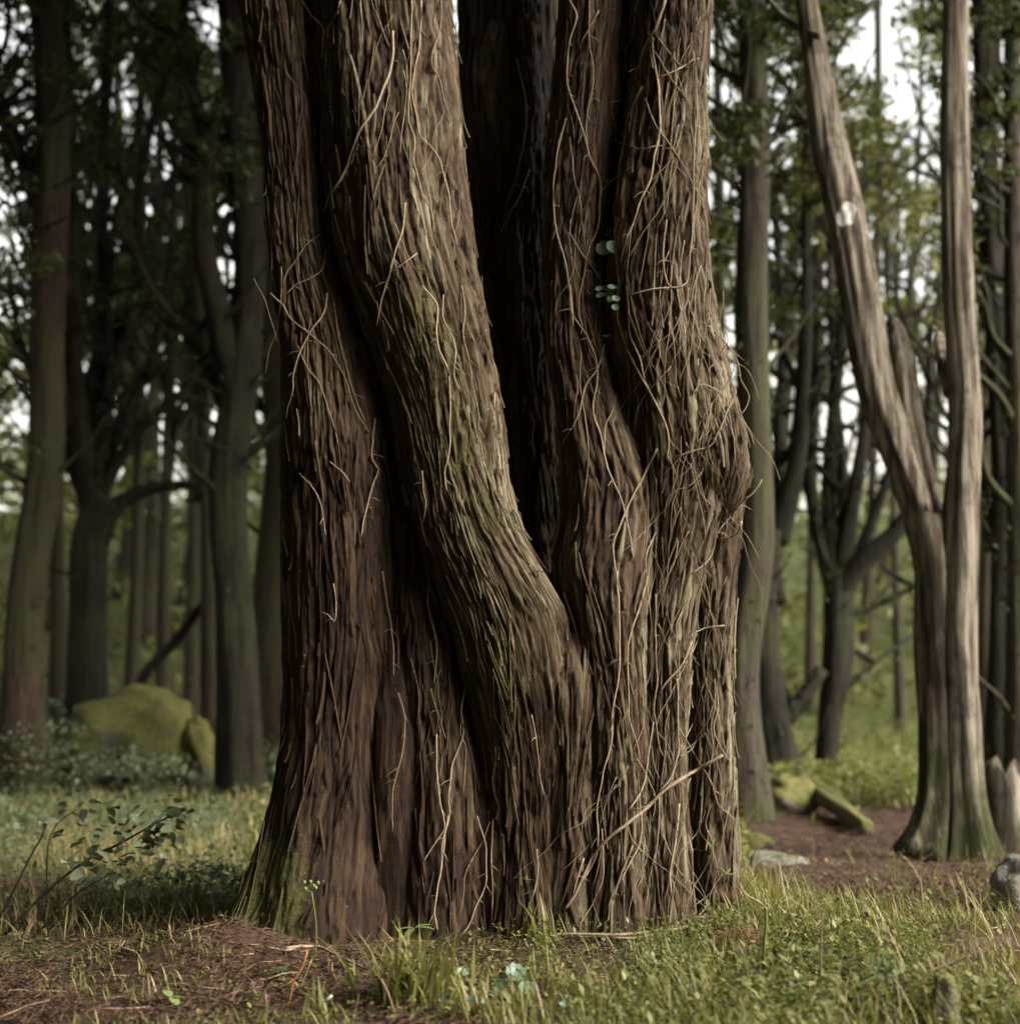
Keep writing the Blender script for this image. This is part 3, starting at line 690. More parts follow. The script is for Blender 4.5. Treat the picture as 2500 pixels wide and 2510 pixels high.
VINES = [
 ('twisted brown vine crossing the broad front stem down to the knot', [(964,75),(960,157),(939,215),(923,257),(881,323),(859,381),(848,414),(803,489),(794,522)], 5, 4),
 ('short forked vine at the top of the seam between the two mossy stems', [(741,0),(765,37),(790,66),(794,83),(790,141)], 3, 2),
 ('curved thin vine joining the fork at the top of the seam', [(834,0),(823,37),(803,66),(794,83)], 3, 2),
 ('hooked thin vine on the mossy outer stem near the top', [(701,174),(716,197),(745,228),(753,249),(751,298)], 2.2, 1.5),
 ('long wavy vine running down the pale shaggy bark of the front stem', [(1010,0),(1008,75),(1006,186),(1001,290),(1018,344),(1014,393),(1026,435),(1033,468),(1055,509),(1064,567)], 3, 2),
 ('long vine weaving beside the first on the shaggy front stem', [(1033,0),(1028,104),(1018,166),(1010,232),(1022,286),(1030,331),(1059,360),(1080,398),(1093,447),(1101,485),(1105,538),(1120,600)], 3, 2.2),
 ('kinked vine along the cleft edge of the front stem at the top', [(1082,0),(1076,83),(1062,120),(1057,153),(1078,195),(1088,249),(1107,294)], 3, 2),
 ('slanting vine running down the twisted grain of the front stem', [(993,497),(985,572),(968,617),(956,671),(935,737),(925,799)], 3.2, 2.5),
 ('short side twig meeting the slanting vine on the front stem', [(1022,621),(989,646),(956,671)], 2.2, 2),
 ('arched thin vine leaving the knot towards the outer stem', [(786,574),(753,596),(728,634),(703,667),(693,704)], 2.2, 1.6),
 ('second arched vine below the knot curving onto the outer stem', [(798,613),(788,663),(757,683),(728,696),(701,721)], 2.2, 1.6),
 ('pale vine that starts free at the outer edge and slants into the dark seam', [(664,718),(693,747),(717,785),(755,816),(809,863),(842,917),(871,1001),(904,1062)], 3, 1.8),
 ('strand bundle falling from the knot across the pale slanting vine', [(802,718),(795,765),(759,816),(733,867),(719,914),(715,968),(704,1001),(701,1026)], 3.4, 2),
 ('thin vine hanging inside the dark seam under the olive patch', [(817,740),(828,812),(846,892),(867,961),(896,1033)], 2, 1.6),
 ('thick loose vine dangling in the dark seam with a curled lower end', [(918,1026),(913,1080),(916,1135),(927,1146),(914,1189),(900,1243),(884,1316)], 4, 2),
 ('fine vine fanning out over the reddish outer stem at mid height', [(733,1160),(762,1189),(788,1243),(799,1312)], 1.8, 1.3),
 ('short stray vine on the reddish outer stem', [(809,1131),(838,1156),(857,1182)], 1.8, 1.3),
 ('long vine down the middle of the front stem ending in a hook', [(1034,700),(1074,754),(1070,809),(1076,856),(1096,903),(1103,975),(1103,1062),(1096,1127),(1090,1164),(1096,1204)], 3, 2),
 ('zigzag vine beside the hooked vine on the front stem', [(1088,722),(1085,772),(1110,830),(1117,863),(1112,917),(1125,954)], 2.2, 1.8),
 ('vine following the bright edge of the front stem above the cleft', [(1132,700),(1139,754),(1135,816),(1150,888),(1161,954),(1172,1008),(1175,1062),(1183,1117)], 3, 2),
 ('loose vine arching off the front stem into the black cleft', [(1213,935),(1212,1019),(1221,1073),(1233,1117),(1230,1189)], 2.2, 2),
 ('thin vine on the lower front stem above its bright ridge', [(1036,1153),(1039,1207),(1045,1229),(1039,1280)], 2, 1.6),
 ('very long vine snaking down the inner stem beside the cleft', [(1396,0),(1413,37),(1398,95),(1390,199),(1406,253),(1431,327),(1444,381),(1469,439),(1471,497),(1464,559),(1444,605),(1431,671),(1421,729),(1419,774),(1427,800)], 3.2, 2.6),
 ('thin straight vine hanging above the horizontal crack', [(1444,0),(1444,104),(1454,157),(1450,232),(1440,269),(1437,315),(1440,352)], 2.4, 1.8),
 ('short straight twig slanting over the top of the inner stem', [(1469,25),(1423,104)], 2.2, 1.8),
 ('curling vine that ends at the dark hollow between the two upper stems', [(1560,0),(1551,83),(1535,124),(1533,178),(1539,215),(1522,244),(1498,248)], 2.6, 1.6),
 ('thick brown vine entering the dark hollow from above', [(1630,0),(1618,37),(1603,75),(1580,116),(1564,166),(1558,195)], 5.5, 4.5),
 ('thick brown vine leaving the dark hollow downwards past the pennyworts', [(1576,211),(1556,248),(1539,298),(1531,348),(1518,406),(1514,476),(1508,559),(1514,646),(1518,704),(1514,766)], 5, 3.5),
 ('long curved vine sweeping from the outer stem back to the seam', [(1597,75),(1601,133),(1616,232),(1616,323),(1601,393),(1595,439),(1568,497),(1551,547),(1531,596),(1522,642)], 3.2, 2.8),
 ('pale arched vine reaching the lit edge near the top', [(1605,79),(1634,120),(1676,162),(1705,143),(1713,143)], 2.6, 2),
 ('short vine tying into the pale arched vine', [(1613,190),(1642,178),(1676,162)], 2.2, 2),
 ('long slanting vine that runs off the lit edge and hangs free', [(1582,240),(1613,315),(1647,360),(1680,414),(1705,464),(1721,497),(1738,580)], 2.8, 1.8),
 ('straight vine crossing the shaggy lit stem near the top', [(1589,99),(1642,186),(1680,240),(1700,265)], 2.2, 1.8),
 ('vine hugging the cleft side of the inner stem', [(1386,290),(1365,381),(1357,476),(1361,551),(1386,646),(1398,712),(1406,800)], 2.6, 2),
 ('slanting vine pointing at the small pennywort cluster', [(1398,571),(1427,621),(1460,663),(1481,700)], 2.2, 1.6),
 ('U-shaped vine hanging in a loop on the lit outer stem', [(1634,538),(1626,613),(1632,683),(1642,704),(1680,696),(1688,663),(1692,613),(1700,497),(1700,373),(1709,248),(1700,124)], 3, 2.6),
 ('level vine running from the seam to the bottom of the hanging loop', [(1539,725),(1597,708),(1647,704)], 2.8, 2),
 ('curved vine crossing the dark seam above the pennyworts', [(1510,298),(1508,344),(1535,352),(1572,364),(1622,356)], 2.2, 1.8),
 ('short vine slanting over the seam near the dark hollow', [(1547,410),(1514,431),(1469,472)], 2.4, 2),
 ('long lone vine on the dark rear stem', [(1266,145),(1290,265),(1270,414),(1241,505)], 2.6, 1.8),
 ('lower lone vine on the dark rear stem', [(1299,414),(1272,480),(1228,567)], 2.2, 1.6),
 ('long snaking vine down the smooth inner face below the pennyworts', [(1398,700),(1402,766),(1441,828),(1460,879),(1464,933),(1454,987),(1456,1022),(1476,1073),(1483,1127),(1495,1166),(1522,1220),(1542,1302),(1553,1368)], 3, 2.4),
 ('thick pale vine slanting from the pennyworts to the burr hollow', [(1514,700),(1514,770),(1534,848),(1557,898),(1588,952),(1611,999),(1631,1045),(1639,1080),(1635,1127)], 4.2, 3.4),
 ('vine running beside the thick pale vine on its upper side', [(1534,700),(1542,778),(1545,820),(1569,875),(1580,929)], 3, 2.4),
 ('forking vine slanting back towards the cleft', [(1480,844),(1464,902),(1437,941),(1417,1022),(1379,1088)], 2.4, 1.8),
 ('short bowed vine on the smooth inner face', [(1514,952),(1503,1003),(1483,1049),(1483,1108)], 2.2, 1.6),
 ('thick vine sloping down from the burr hollow across the inner face', [(1611,1100),(1584,1154),(1549,1220),(1522,1282),(1503,1340),(1507,1391),(1522,1450)], 4, 3),
 ('free vine bowing out in the air beyond the burr', [(1716,785),(1743,805),(1782,844),(1806,886),(1817,933),(1837,972),(1833,991),(1813,1022)], 2.4, 2),
 ('large pale loop of vine curling over the burr', [(1782,917),(1804,960),(1782,1007),(1763,1053),(1740,1092),(1705,1104),(1658,1119)], 3, 2.4),
 ('long vine with its free tip curling out below the burr', [(1868,1174),(1852,1201),(1813,1236),(1790,1267),(1759,1306),(1740,1368),(1697,1407)], 2.8, 2.2),
 ('pale bent twig under the burr', [(1817,1278),(1806,1310),(1767,1321)], 3, 2.4),
 ('roof-shaped twig above the burr', [(1693,968),(1720,941),(1771,966)], 2.6, 2),
 ('thick pale straight stick leaning diagonally across the lower stems', [(1772,1851),(1709,1888),(1625,1941),(1590,1976),(1537,2020),(1493,2055),(1454,2099),(1432,2148),(1401,2209),(1383,2231)], 6, 4.5),
 ('very long vine dropping from the cleft foot to the ground', [(1511,1400),(1517,1532),(1515,1664),(1502,1730),(1498,1818),(1476,1906),(1465,1972),(1458,2104),(1432,2157)], 3.2, 2.6),
 ('wavy vine down the lower ribs next to the very long one', [(1590,1400),(1568,1488),(1542,1563),(1539,1664),(1546,1774),(1559,1818),(1568,1862)], 3, 2.2),
 ('straight vine ending in a hook on the middle rib', [(1607,1457),(1607,1576),(1610,1664),(1603,1730),(1610,1796),(1616,1831),(1625,1853)], 2.8, 2),
 ('pale stepped vine across the dark lower fold', [(1695,1572),(1673,1629),(1634,1673),(1616,1699)], 3.2, 2.6),
 ('pale level twig at the top of the dark lower fold', [(1775,1534),(1722,1541),(1687,1563)], 2.8, 2.2),
 ('vine running down the edge of the dark lower fold to the stick', [(1660,1664),(1662,1774),(1660,1853),(1638,1915),(1616,1941)], 2.8, 2.4),
 ('thin vine slanting under the diagonal stick to the lit edge', [(1665,1787),(1709,1862),(1744,1923),(1761,1972),(1797,2007),(1808,2038)], 2.2, 1.6),
 ('vine curving down into the diagonal stick from above', [(1603,1770),(1590,1840),(1577,1928),(1542,1985)], 2.6, 2.2),
 ('vine falling from the diagonal stick to the grass, innermost', [(1572,1989),(1568,2060),(1542,2121),(1502,2192),(1489,2227)], 3.2, 2.6),
 ('vine falling straight from the diagonal stick, bent near the ground', [(1616,1950),(1612,2060),(1594,2148),(1581,2223)], 3, 2.6),
 ('vine falling from the stick beside the dark fold', [(1665,1972),(1656,2060),(1643,2148),(1643,2192)], 3, 2.4),
 ('short cut vine stub swinging over the lower ribs', [(1550,2073),(1520,2148),(1502,2205)], 3.4, 3),
 ('thin vine bending from the dark rib to the ground', [(1432,2104),(1418,2148),(1405,2192)], 2.4, 2),
 ('vine hanging from the brown rib under the cleft', [(1317,2082),(1313,2170),(1295,2223),(1282,2250)], 2.8, 2.2),
 ('fine vine under the bright ridge of the front stem', [(1302,1752),(1315,1818),(1322,1893),(1330,1950)], 2, 1.6),
 ('thin vine inside the lower part of the dark seam', [(938,1400),(950,1489),(961,1555),(965,1656)], 2.4, 2),
 ('bent vine on the smooth reddish outer stem', [(818,1431),(824,1478),(818,1524),(802,1505),(787,1501)], 2, 1.6),
 ('wavy vine between the seam and the mossy ridge', [(1049,1439),(1051,1497),(1070,1575),(1070,1633),(1062,1676)], 2.6, 2),
 ('thin vine slipping under the mossy ridge', [(1055,1687),(1074,1749),(1093,1811)], 2, 1.6),
 ('long S-shaped vine on the lower wedge-shaped stem', [(1140,1687),(1132,1749),(1136,1788),(1109,1877),(1101,1943),(1097,2021),(1066,2068),(1035,2118)], 3.2, 2.2),
 ('straight vine down the centre of the wedge-shaped stem', [(1070,1800),(1070,1866),(1078,1963),(1090,2029),(1082,2138)], 2.6, 2),
 ('dark curving vine along the seam at the foot of the tree', [(977,1699),(993,1761),(985,1854),(969,1905),(961,1982),(961,2037)], 2.6, 2),
 ('vine rooting in the needles below the wedge-shaped stem', [(1100,2000),(1086,2055),(1082,2127),(1071,2182),(1066,2236),(1073,2280)], 3, 2.4),
 ('bowed vine curving to the ground beside the wedge-shaped stem', [(1169,2000),(1191,2084),(1191,2156),(1166,2225),(1144,2276),(1118,2305)], 2.8, 2.4),
 ('straight vine next to the bowed one at the foot of the tree', [(1209,2007),(1204,2109),(1207,2204),(1200,2309)], 2.6, 2.4),
]
for i, (lab, pts, r0, r1) in enumerate(VINES):
    G_ = vine_mesh(pts, r0 * .00074, r1 * .00074, 300 + i, .008)
    org = G_.v[0][0].copy()
    o = link('vine', G_.mesh('vine', M['vine'], True, org), None, lab, 'vine', 'dry vines climbing the great tree'); o.location = org
# the fine tangle nobody could count
g = Geo(); rt = np.random.default_rng(77)
def tangle(n, x0, x1, y0, y1, lmin, lmax, slant=.18):
    for q in range(n):
        x, y = rt.uniform(x0, x1), rt.uniform(y0, y1); L = rt.uniform(lmin, lmax); a = rt.normal(0, slant); pts = [(x, y)]
        for s in range(5):
            a = a * .8 + rt.normal(0, slant); x += math.sin(a) * L / 5; y += math.cos(a) * L / 5; pts.append((x, y))
        rr = rt.uniform(.0006, .0013)
        gg = vine_mesh(pts, rr, rr * .7, 1000 + q + int(x0), hair=False)
        for v_, a_ in zip(gg.v, gg.a): pass
        v = gg.v[0]; fs = [np.concatenate(f) for f in gg.f.values()]; g.add(v, fs, float(rt.uniform(.2, 1)))
tangle(34, 1620, 1740, 0, 800, 120, 380)
tangle(44, 1600, 1790, 700, 1250, 100, 330, .28)
tangle(30, 1560, 1790, 1250, 1700, 120, 350, .22)
tangle(30, 1450, 1790, 1700, 2200, 100, 320, .28)
tangle(10, 960, 1120, 0, 600, 120, 300)
tangle(6, 620, 780, 60, 900, 120, 300)
tangle(8, 1000, 1320, 1500, 2250, 100, 300)
tangle(10, 1380, 1480, 200, 1000, 100, 300)
link('vine_tangle', g.mesh('vine_tangle', M['vine']), None, 'tangle of hair-thin dry vine strands over the bark of the great tree', 'vines', kind='stuff')


# ------------------------------------------------------------------ trees of the wood behind
def limb_mesh(g, pts, d, sides=14, base=False, rough=.10, seed=0, val=.5, dd=0.0):
    w = []
    n = len(pts)
    for k, (x, y, hw) in enumerate(pts):
        dk = d + dd * k / max(1, n - 1)
        c = P(x, y, dk); r = hw / FPX * dk; w.append((c.x, c.y, c.z, r))
    w = np.array(w)
    if n > 3 and d > 5:
        k = np.arange(n); am = np.clip(w[:, 3], .03, .14) * (1.5 if d > 6 else .22)
        w[1:, 0] += (am * fbm(k * .9 + seed, k * 0 + seed * .37, seed + 71, 2) * 2)[1:]
    if base:
        w[0, 2] = gz(w[0, 0], w[0, 1]) - 0.06; w[0, 3] *= 1.25
    q = resample(w, 0.06)
    v, f = tube(q[:, :3], np.maximum(q[:, 3], .004), sides, True, rough, seed)
    g.add(v, f, val)


GAPS = np.array([(520, 30, 45), (290, 220, 50), (370, 330, 50), (440, 480, 80), (560, 580, 60), (330, 520, 80), (210, 960, 50), (350, 1000, 110), (430, 950, 90), (570, 1000, 40), (120, 1000, 45),
    (590, 740, 40), (500, 730, 60), (20, 1050, 40), (250, 560, 40), (30, 240, 30), (1760, 450, 60), (1900, 340, 60), (2130, 110, 110), (2230, 250, 90), (2260, 390, 80), (2370, 160, 60), (2480, 330, 60), (1940, 680, 65),
    (2030, 680, 55), (1930, 960, 40), (1940, 1070, 50), (2020, 1030, 90), (2120, 1010, 90), (2200, 680, 100), (2370, 500, 50), (2150, 560, 60), (2270, 900, 60), (1870, 560, 60), (1780, 100, 50), (2480, 130, 50), (1800, 700, 40)], float)


GAPS[(GAPS[:, 0] < 700) & (GAPS[:, 0] > 200), 2] *= 1.3


def open_sky(px, py, r):
    """clumps are left out where the wood is open to the sky"""
    g = np.exp(-((px - GAPS[:, 0]) ** 2 + (py - GAPS[:, 1]) ** 2) / (0.85 * GAPS[:, 2]) ** 2).sum()
    return r.random() < 1.5 * g


def bg_tree(name, label, d, mat, trunk, limbs=(), crown=(), group=None, cmat='crown', leaf=.065, sides=28, seed=0, cat='tree', twigs=64):
    r = np.random.default_rng(seed + 900)
    c = P(trunk[0][0], trunk[0][1], d); loc = np.array([c.x, c.y, float(gz(c.x, c.y))])
    root = thing(name, label, cat, loc, group)
    g = Geo(); limb_mesh(g, trunk, d, sides, True, .17 if d > 6 else .30, seed)
    link('trunk', g.mesh('trunk', M[mat], True, loc), root)
    for k, l in enumerate(limbs):
        g = Geo(); limb_mesh(g, l, d, max(8, sides // 2) if d > 6 else 40, False, .2 if d > 6 else .32, seed + 31 * k, dd=float(r.uniform(-.4, .5)))
        link('limb', g.mesh('limb', M[mat], True, loc), root)
    if twigs:
        g = Geo(); src = [trunk] + list(limbs)
        for _ in range(twigs):
            l = src[r.integers(len(src))]; k = r.integers(0, len(l) - 1); t = r.random()
            x, y = l[k][0] * (1 - t) + l[k + 1][0] * t, l[k][1] * (1 - t) + l[k + 1][1] * t
            if y > 1250 and r.random() < .8: continue
            a = r.choice([-1, 1]) * r.uniform(.35, 1.3); L = r.uniform(60, 420); pts = [(x, y, L / 420 * r.uniform(5, 11) + 2)]
            for q in range(4):
                x += math.sin(a) * L / 4; y -= math.cos(a) * L / 4; a = a * .85 + r.normal(0, .22); pts.append((x, y, pts[0][2] * (1 - .22 * (q + 1))))
            limb_mesh(g, pts, d, 5, False, 0, 0, .5, float(r.uniform(-.6, .6)))
        if g.n: link('twigs', g.mesh('twigs', M[mat], True, loc), root, kind='stuff')
    if 6 < d < 11:
        g = Geo(); C = []
        for l in [trunk] + list(limbs):
            for _ in range(16 if l is trunk else 7):
                k = r.integers(0, len(l) - 1); t = r.random(); hw = l[k][2] * (1 - t) + l[k + 1][2] * t
                C.append(P(l[k][0] * (1 - t) + l[k + 1][0] * t + r.uniform(-.9, .9) * hw, l[k][1] * (1 - t) + l[k + 1][1] * t, d - .6 * hw / FPX * d))
        leaf_cloud(g, np.array(C) - loc, r.uniform(.03, .09, len(C)), 30, .03, r, 1.6)
        link('moss', g.mesh('moss', M['moss'], False), root, kind='stuff')
    if crown:
        g = Geo()
        for (cx, cy_, rx, ry, n, dep) in crown:
            n = int(n * 2.2)
            dd = d + r.uniform(-dep, dep, n)
            th = r.uniform(0, 2 * np.pi, n); rr = np.sqrt(r.random(n))
            C = [(cx + rx * q * math.cos(t), cy_ + ry * q * math.sin(t), e) for t, q, e in zip(th, rr, dd)]
            C = np.array([P(*c) for c in C if not open_sky(c[0], c[1], r)]).reshape(-1, 3); n = len(C)
            if n: leaf_cloud(g, C, r.uniform(.08, .27, n) * d / 10, 38, leaf, r, .4)
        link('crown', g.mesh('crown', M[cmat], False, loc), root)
    return root


bg_tree('tall_tree', 'straight reddish trunk rising from the blue-green undergrowth behind the bramble', 8.5, 'red',
        [(66, 1790, 54), (68, 1500, 46), (78, 1100, 42), (92, 700, 42), (98, 300, 42), (94, -300, 40), (90, -900, 34)],
        [[(95, 500, 26), (40, 350, 18), (-40, 150, 14)]],
        [(60, -150, 260, 330, 24, 1.0), (20, 250, 150, 260, 6, .8), (0, 760, 110, 420, 18, .8)], seed=1)
bg_tree('dark_tree', 'dark candelabra tree behind the mossy boulder with a bent level branch', 9.6, 'dark',
        [(225, 1720, 50), (228, 1500, 46), (235, 1300, 43), (240, 1220, 40)],
        [[(235, 1280, 38), (205, 1050, 26), (178, 800, 22), (165, 500, 18), (150, 50, 15), (140, -300, 12)],
         [(240, 1250, 36), (255, 1000, 32), (300, 820, 28), (390, 715, 25), (500, 640, 20), (570, 520, 13)],
         [(240, 1200, 32), (262, 900, 24), (245, 600, 20), (270, 150, 15), (280, -300, 12)],
         [(245, 1330, 24), (290, 1235, 20), (390, 1195, 14), (480, 1185, 12), (600, 1150, 9)],
         [(230, 1180, 22), (160, 950, 17), (115, 600, 13), (100, 250, 10)],
         [(232, 1260, 19), (300, 1080, 15), (372, 900, 12), (405, 650, 9)], [(238, 1230, 17), (330, 1060, 13), (470, 930, 9), (520, 800, 6)],
         [(225, 1170, 17), (140, 1020, 13), (60, 860, 10), (20, 650, 7)], [(262, 900, 15), (272, 620, 12), (325, 350, 8)], [(240, 1290, 16), (170, 1120, 13), (140, 850, 10), (60, 560, 7)],
         [(255, 980, 20), (330, 700, 16), (350, 420, 12), (420, 150, 9)]],
        [(230, 150, 260, 330, 40, 1.2), (400, 480, 160, 250, 12, 1.0), (180, 620, 170, 250, 12, 1.0)], seed=2)
bg_tree('dark_tree', 'dark trunk close beside the great tree with one limb curving away over the boulder', 8.4, 'dark',
        [(598, 1850, 52), (600, 1500, 48), (604, 1150, 46), (600, 950, 44), (588, 700, 40), (584, 300, 38), (575, -300, 36), (570, -900, 30)],
        [[(582, 980, 36), (555, 780, 34), (525, 600, 30), (500, 470, 26), (490, 390, 22), (520, 330, 14)],
         [(590, 1150, 28), (560, 990, 20), (505, 880, 17), (445, 800, 13), (410, 730, 9)],
         [(580, 500, 24), (500, 250, 18), (450, 60, 14), (430, -250, 12)]],
        [(480, -60, 190, 230, 20, .9), (560, 300, 100, 220, 11, .7), (480, 520, 110, 150, 5, .6)], seed=3)
bg_tree('red_tree', 'reddish trunk half hidden behind the smooth foot of the great tree', 9.8, 'red',
        [(672, 1880, 46), (668, 1500, 44), (664, 1150, 44), (655, 600, 42), (645, -100, 38), (640, -700, 30)], seed=4)
bg_tree('straight_tree', 'straight mossy grey-brown trunk next to the burr side of the great tree', 7.2, 'grey',
        [(1842, 2010, 54), (1838, 1700, 43), (1830, 1300, 42), (1824, 800, 40), (1812, 300, 37), (1800, -200, 34), (1795, -800, 28)],
        [[(1820, 420, 18), (1900, 330, 12), (1990, 290, 8)], [(1815, 200, 16), (1880, 60, 10), (1930, -80, 8)]],
        [(1850, -60, 170, 200, 26, .8), (1840, 330, 130, 130, 9, .7)], seed=5)
bg_tree('crooked_tree', 'crooked dark tree leaning behind the mossy stone with upswept limbs', 9.6, 'dark',
        [(1925, 1940, 48), (1905, 1800, 42), (1893, 1650, 44), (1898, 1450, 40), (1906, 1300, 32)],
        [[(1900, 1480, 28), (1880, 1300, 20), (1872, 1100, 18), (1885, 800, 13), (1880, 450, 10)],
         [(1905, 1330, 28), (1950, 1150, 22), (1962, 900, 18), (1975, 500, 13), (1985, 150, 10)],
         [(1895, 1790, 28), (1962, 1720, 22), (2015, 1640, 17)],
         [(1905, 1340, 22), (1915, 1100, 18), (1930, 800, 14), (1900, 500, 10)]],
        [(1900, 520, 170, 320, 46, 1.0), (1930, 60, 150, 200, 18, 1.0)], seed=6)
bg_tree('fan_tree', 'dark tree with limbs spreading like a fan in front of the pale clearing', 9.9, 'dark',
        [(2030, 1940, 25), (2034, 1800, 28), (2046, 1600, 38), (2055, 1450, 37), (2058, 1400, 34)],
        [[(2055, 1460, 28), (2032, 1250, 20), (2040, 1000, 17), (2075, 700, 13), (2090, 300, 9)],
         [(2056, 1450, 30), (2110, 1375, 25), (2205, 1290, 20), (2265, 1100, 13), (2280, 800, 9)],
         [(2050, 1480, 22), (2002, 1350, 18), (1990, 1150, 15), (2000, 900, 11), (1990, 600, 8)],
         [(2056, 1440, 24), (2080, 1250, 19), (2125, 1050, 15), (2140, 700, 10)],
         [(2058, 1430, 18), (2060, 1200, 14), (2050, 900, 11), (2030, 560, 7)], [(2056, 1450, 16), (2150, 1270, 13), (2200, 1050, 10), (2190, 760, 7)],
         [(2070, 1515, 8), (2170, 1475, 7), (2260, 1430, 6)], [(2062, 1700, 7), (2150, 1620, 6), (2230, 1560, 5)]],
        [(2120, 480, 200, 280, 55, 1.2), (2140, 60, 220, 150, 30, 1.2)], seed=7, cmat='crown2')
vt = bg_tree('forked_tree', 'pale peeling tree forking into two tall bare limbs over the path', 5.5, 'pale',
        [(2372, 2095, 88), (2364, 2040, 68), (2358, 1970, 57), (2352, 1800, 54), (2348, 1600, 52), (2345, 1450, 52), (2352, 1250, 46), (2362, 1000, 40), (2352, 700, 37), (2342, 450, 34), (2336, 200, 32), (2345, -200, 30), (2340, -700, 26)],
        [[(2258, 2112, 84), (2276, 2050, 62), (2290, 1970, 51), (2296, 1800, 47), (2296, 1600, 48), (2294, 1420, 54), (2268, 1290, 54), (2215, 1150, 49), (2160, 980, 47), (2112, 750, 47), (2072, 550, 45), (2030, 330, 40), (1995, 150, 31), (1972, 0, 27), (1950, -200, 25), (1930, -700, 20)],
         [(2275, 1260, 34), (2252, 1150, 30), (2228, 1000, 30), (2208, 860, 28), (2195, 800, 18), (2192, 780, 6)],
         [(2328, 960, 20), (2308, 870, 17), (2302, 830, 13), (2303, 812, 4)],
         [(2010, 90, 9), (1930, 50, 8), (1870, -20, 6)]], sides=40, seed=8, twigs=0)
# pale cut scars seated in the bark of the forked tree
vl = np.array(vt.location); pv, pf, pn = [], [], 0
for ch in vt.children:
    if ch.name.startswith(('trunk', 'limb')):
        me = ch.data; co = np.empty(len(me.vertices) * 3); me.vertices.foreach_get('co', co); pv.append(co.reshape(-1, 3) + vl)
        pf += [[i + pn for i in q.vertices] for q in me.polygons]; pn += len(me.vertices)
vbvh = BVHTree.FromPolygons(np.concatenate(pv).tolist(), pf)
for px, py, rw, rh, ro in ((2072, 527, 24, 28, .5),):
    g = Geo(); nn = 20; rs = np.random.default_rng(px); rows = []
    for q, lift in ((1.12, -.004), (1.0, .006), (.86, .003), (.4, .001), (.02, .002)):
        for a in np.linspace(0, 2 * np.pi, nn, endpoint=False):
            k = q * (1 + .13 * math.sin(2 * a + px) + .08 * math.sin(5 * a)); ex, ez = rw * k * math.cos(a), rh * k * math.sin(a)
            h, nrm, _, _ = vbvh.ray_cast(EYE, (P(px + ex * math.cos(ro) - ez * math.sin(ro), py + ex * math.sin(ro) + ez * math.cos(ro), 5.5) - EYE).normalized())
            if h is None: h = P(px, py, 5.45)
            rows.append(np.array(h) + np.array([0, -lift, 0]))
    j = np.arange(nn); k = (j + 1) % nn; fs = [np.stack([c * nn + j, c * nn + k, (c + 1) * nn + k, (c + 1) * nn + j], -1) for c in range(4)]
    g.add(np.array(rows), fs, np.repeat([.0, .3, .7, .8, .8], nn)); link('scar', g.mesh('scar', M['scar'], False, vl), vt)
bg_tree('dark_tree', 'dark slim trunk standing behind the pale forked tree and the stump', 8.6, 'dark',
        [(2452, 1900, 42), (2442, 1500, 35), (2432, 1000, 31), (2422, 500, 29), (2412, -200, 27), (2405, -800, 22)],
        [[(2435, 1350, 18), (2400, 1150, 14), (2380, 900, 9)], [(2425, 700, 16), (2470, 450, 12), (2520, 200, 9)]],
        [(2420, 100, 150, 260, 34, .9), (2450, 600, 110, 180, 12, .8)], seed=9)
bg_tree('mossy_tree', 'greenish trunk cut by the picture edge behind the broken stump', 7.6, 'grey',
        [(2496, 1900, 34), (2486, 1400, 28), (2492, 700, 25), (2505, 0, 22), (2510, -500, 20)], seed=10,
        crown=[(2480, 250, 90, 300, 18, .8)])

# slender far trees on the rising ground: nothing tells them apart
rf = np.random.default_rng(21)
def far_tree(px, d, hw, lean, label, group, mat, cm, crown=True, seed=0, nb=24):
    by = 1700
    r = np.random.default_rng(seed)
    x0 = px; x1 = px + lean
    trunk = [(x0, by, hw), (x0 + lean * .3, 1300, hw * .9), (x0 + lean * .6, 800, hw * .75), (x1, 200, hw * .55), (x1, -300, hw * .4)]
    limbs = [[(x0 + lean * .5, 1000 + r.uniform(-150, 250), hw * .5), (x0 + r.uniform(-90, 90), 700, hw * .4), (x0 + r.uniform(-170, 170), 350, hw * .22)] for _ in range(5)]
    cr = [(x1 + r.uniform(-40, 40), 250, 150, 520, nb, 1.8), (x0, 780, 120, 260, nb // 5, 1.8)] if crown else ()
    return bg_tree('slender_tree', label, d, mat, trunk, limbs, cr, group, cm, .0075 * d, 12, seed, twigs=16)

ORD = ['first', 'second', 'third', 'fourth', 'fifth', 'sixth', 'seventh', 'eighth', 'ninth']
far_tree(112, 22, 26, 12, 'slender far trunk between the straight reddish trunk and the candelabra tree', 'slender trunks beyond the boulder', 'far', 'crown', True, 49, 34)
far_tree(150, 13, 20, -20, 'slender dark trunk just left of the candelabra tree in the far wood', 'slender trunks beyond the boulder', 'far', 'crown', True, 50, 34)
for k, (px, d, hw) in enumerate([(290, 24, 24), (318, 14, 17), (350, 19, 20), (378, 26, 22), (402, 13.5, 16), (434, 21, 22), (474, 16, 20), (522, 12.5, 22)]):
    far_tree(px, d, hw, float(rf.uniform(-110, 110)), ORD[k] + ' slender far trunk counted from the candelabra tree towards the great tree', 'slender trunks beyond the boulder', 'far', 'crown', True, 51 + k, 34)
far_tree(1765, 14, 22, -10, 'slender far trunk in the slit between the great tree and the straight mossy trunk', 'slender trunks across the clearing', 'far', 'crown2', True, 79, 26)
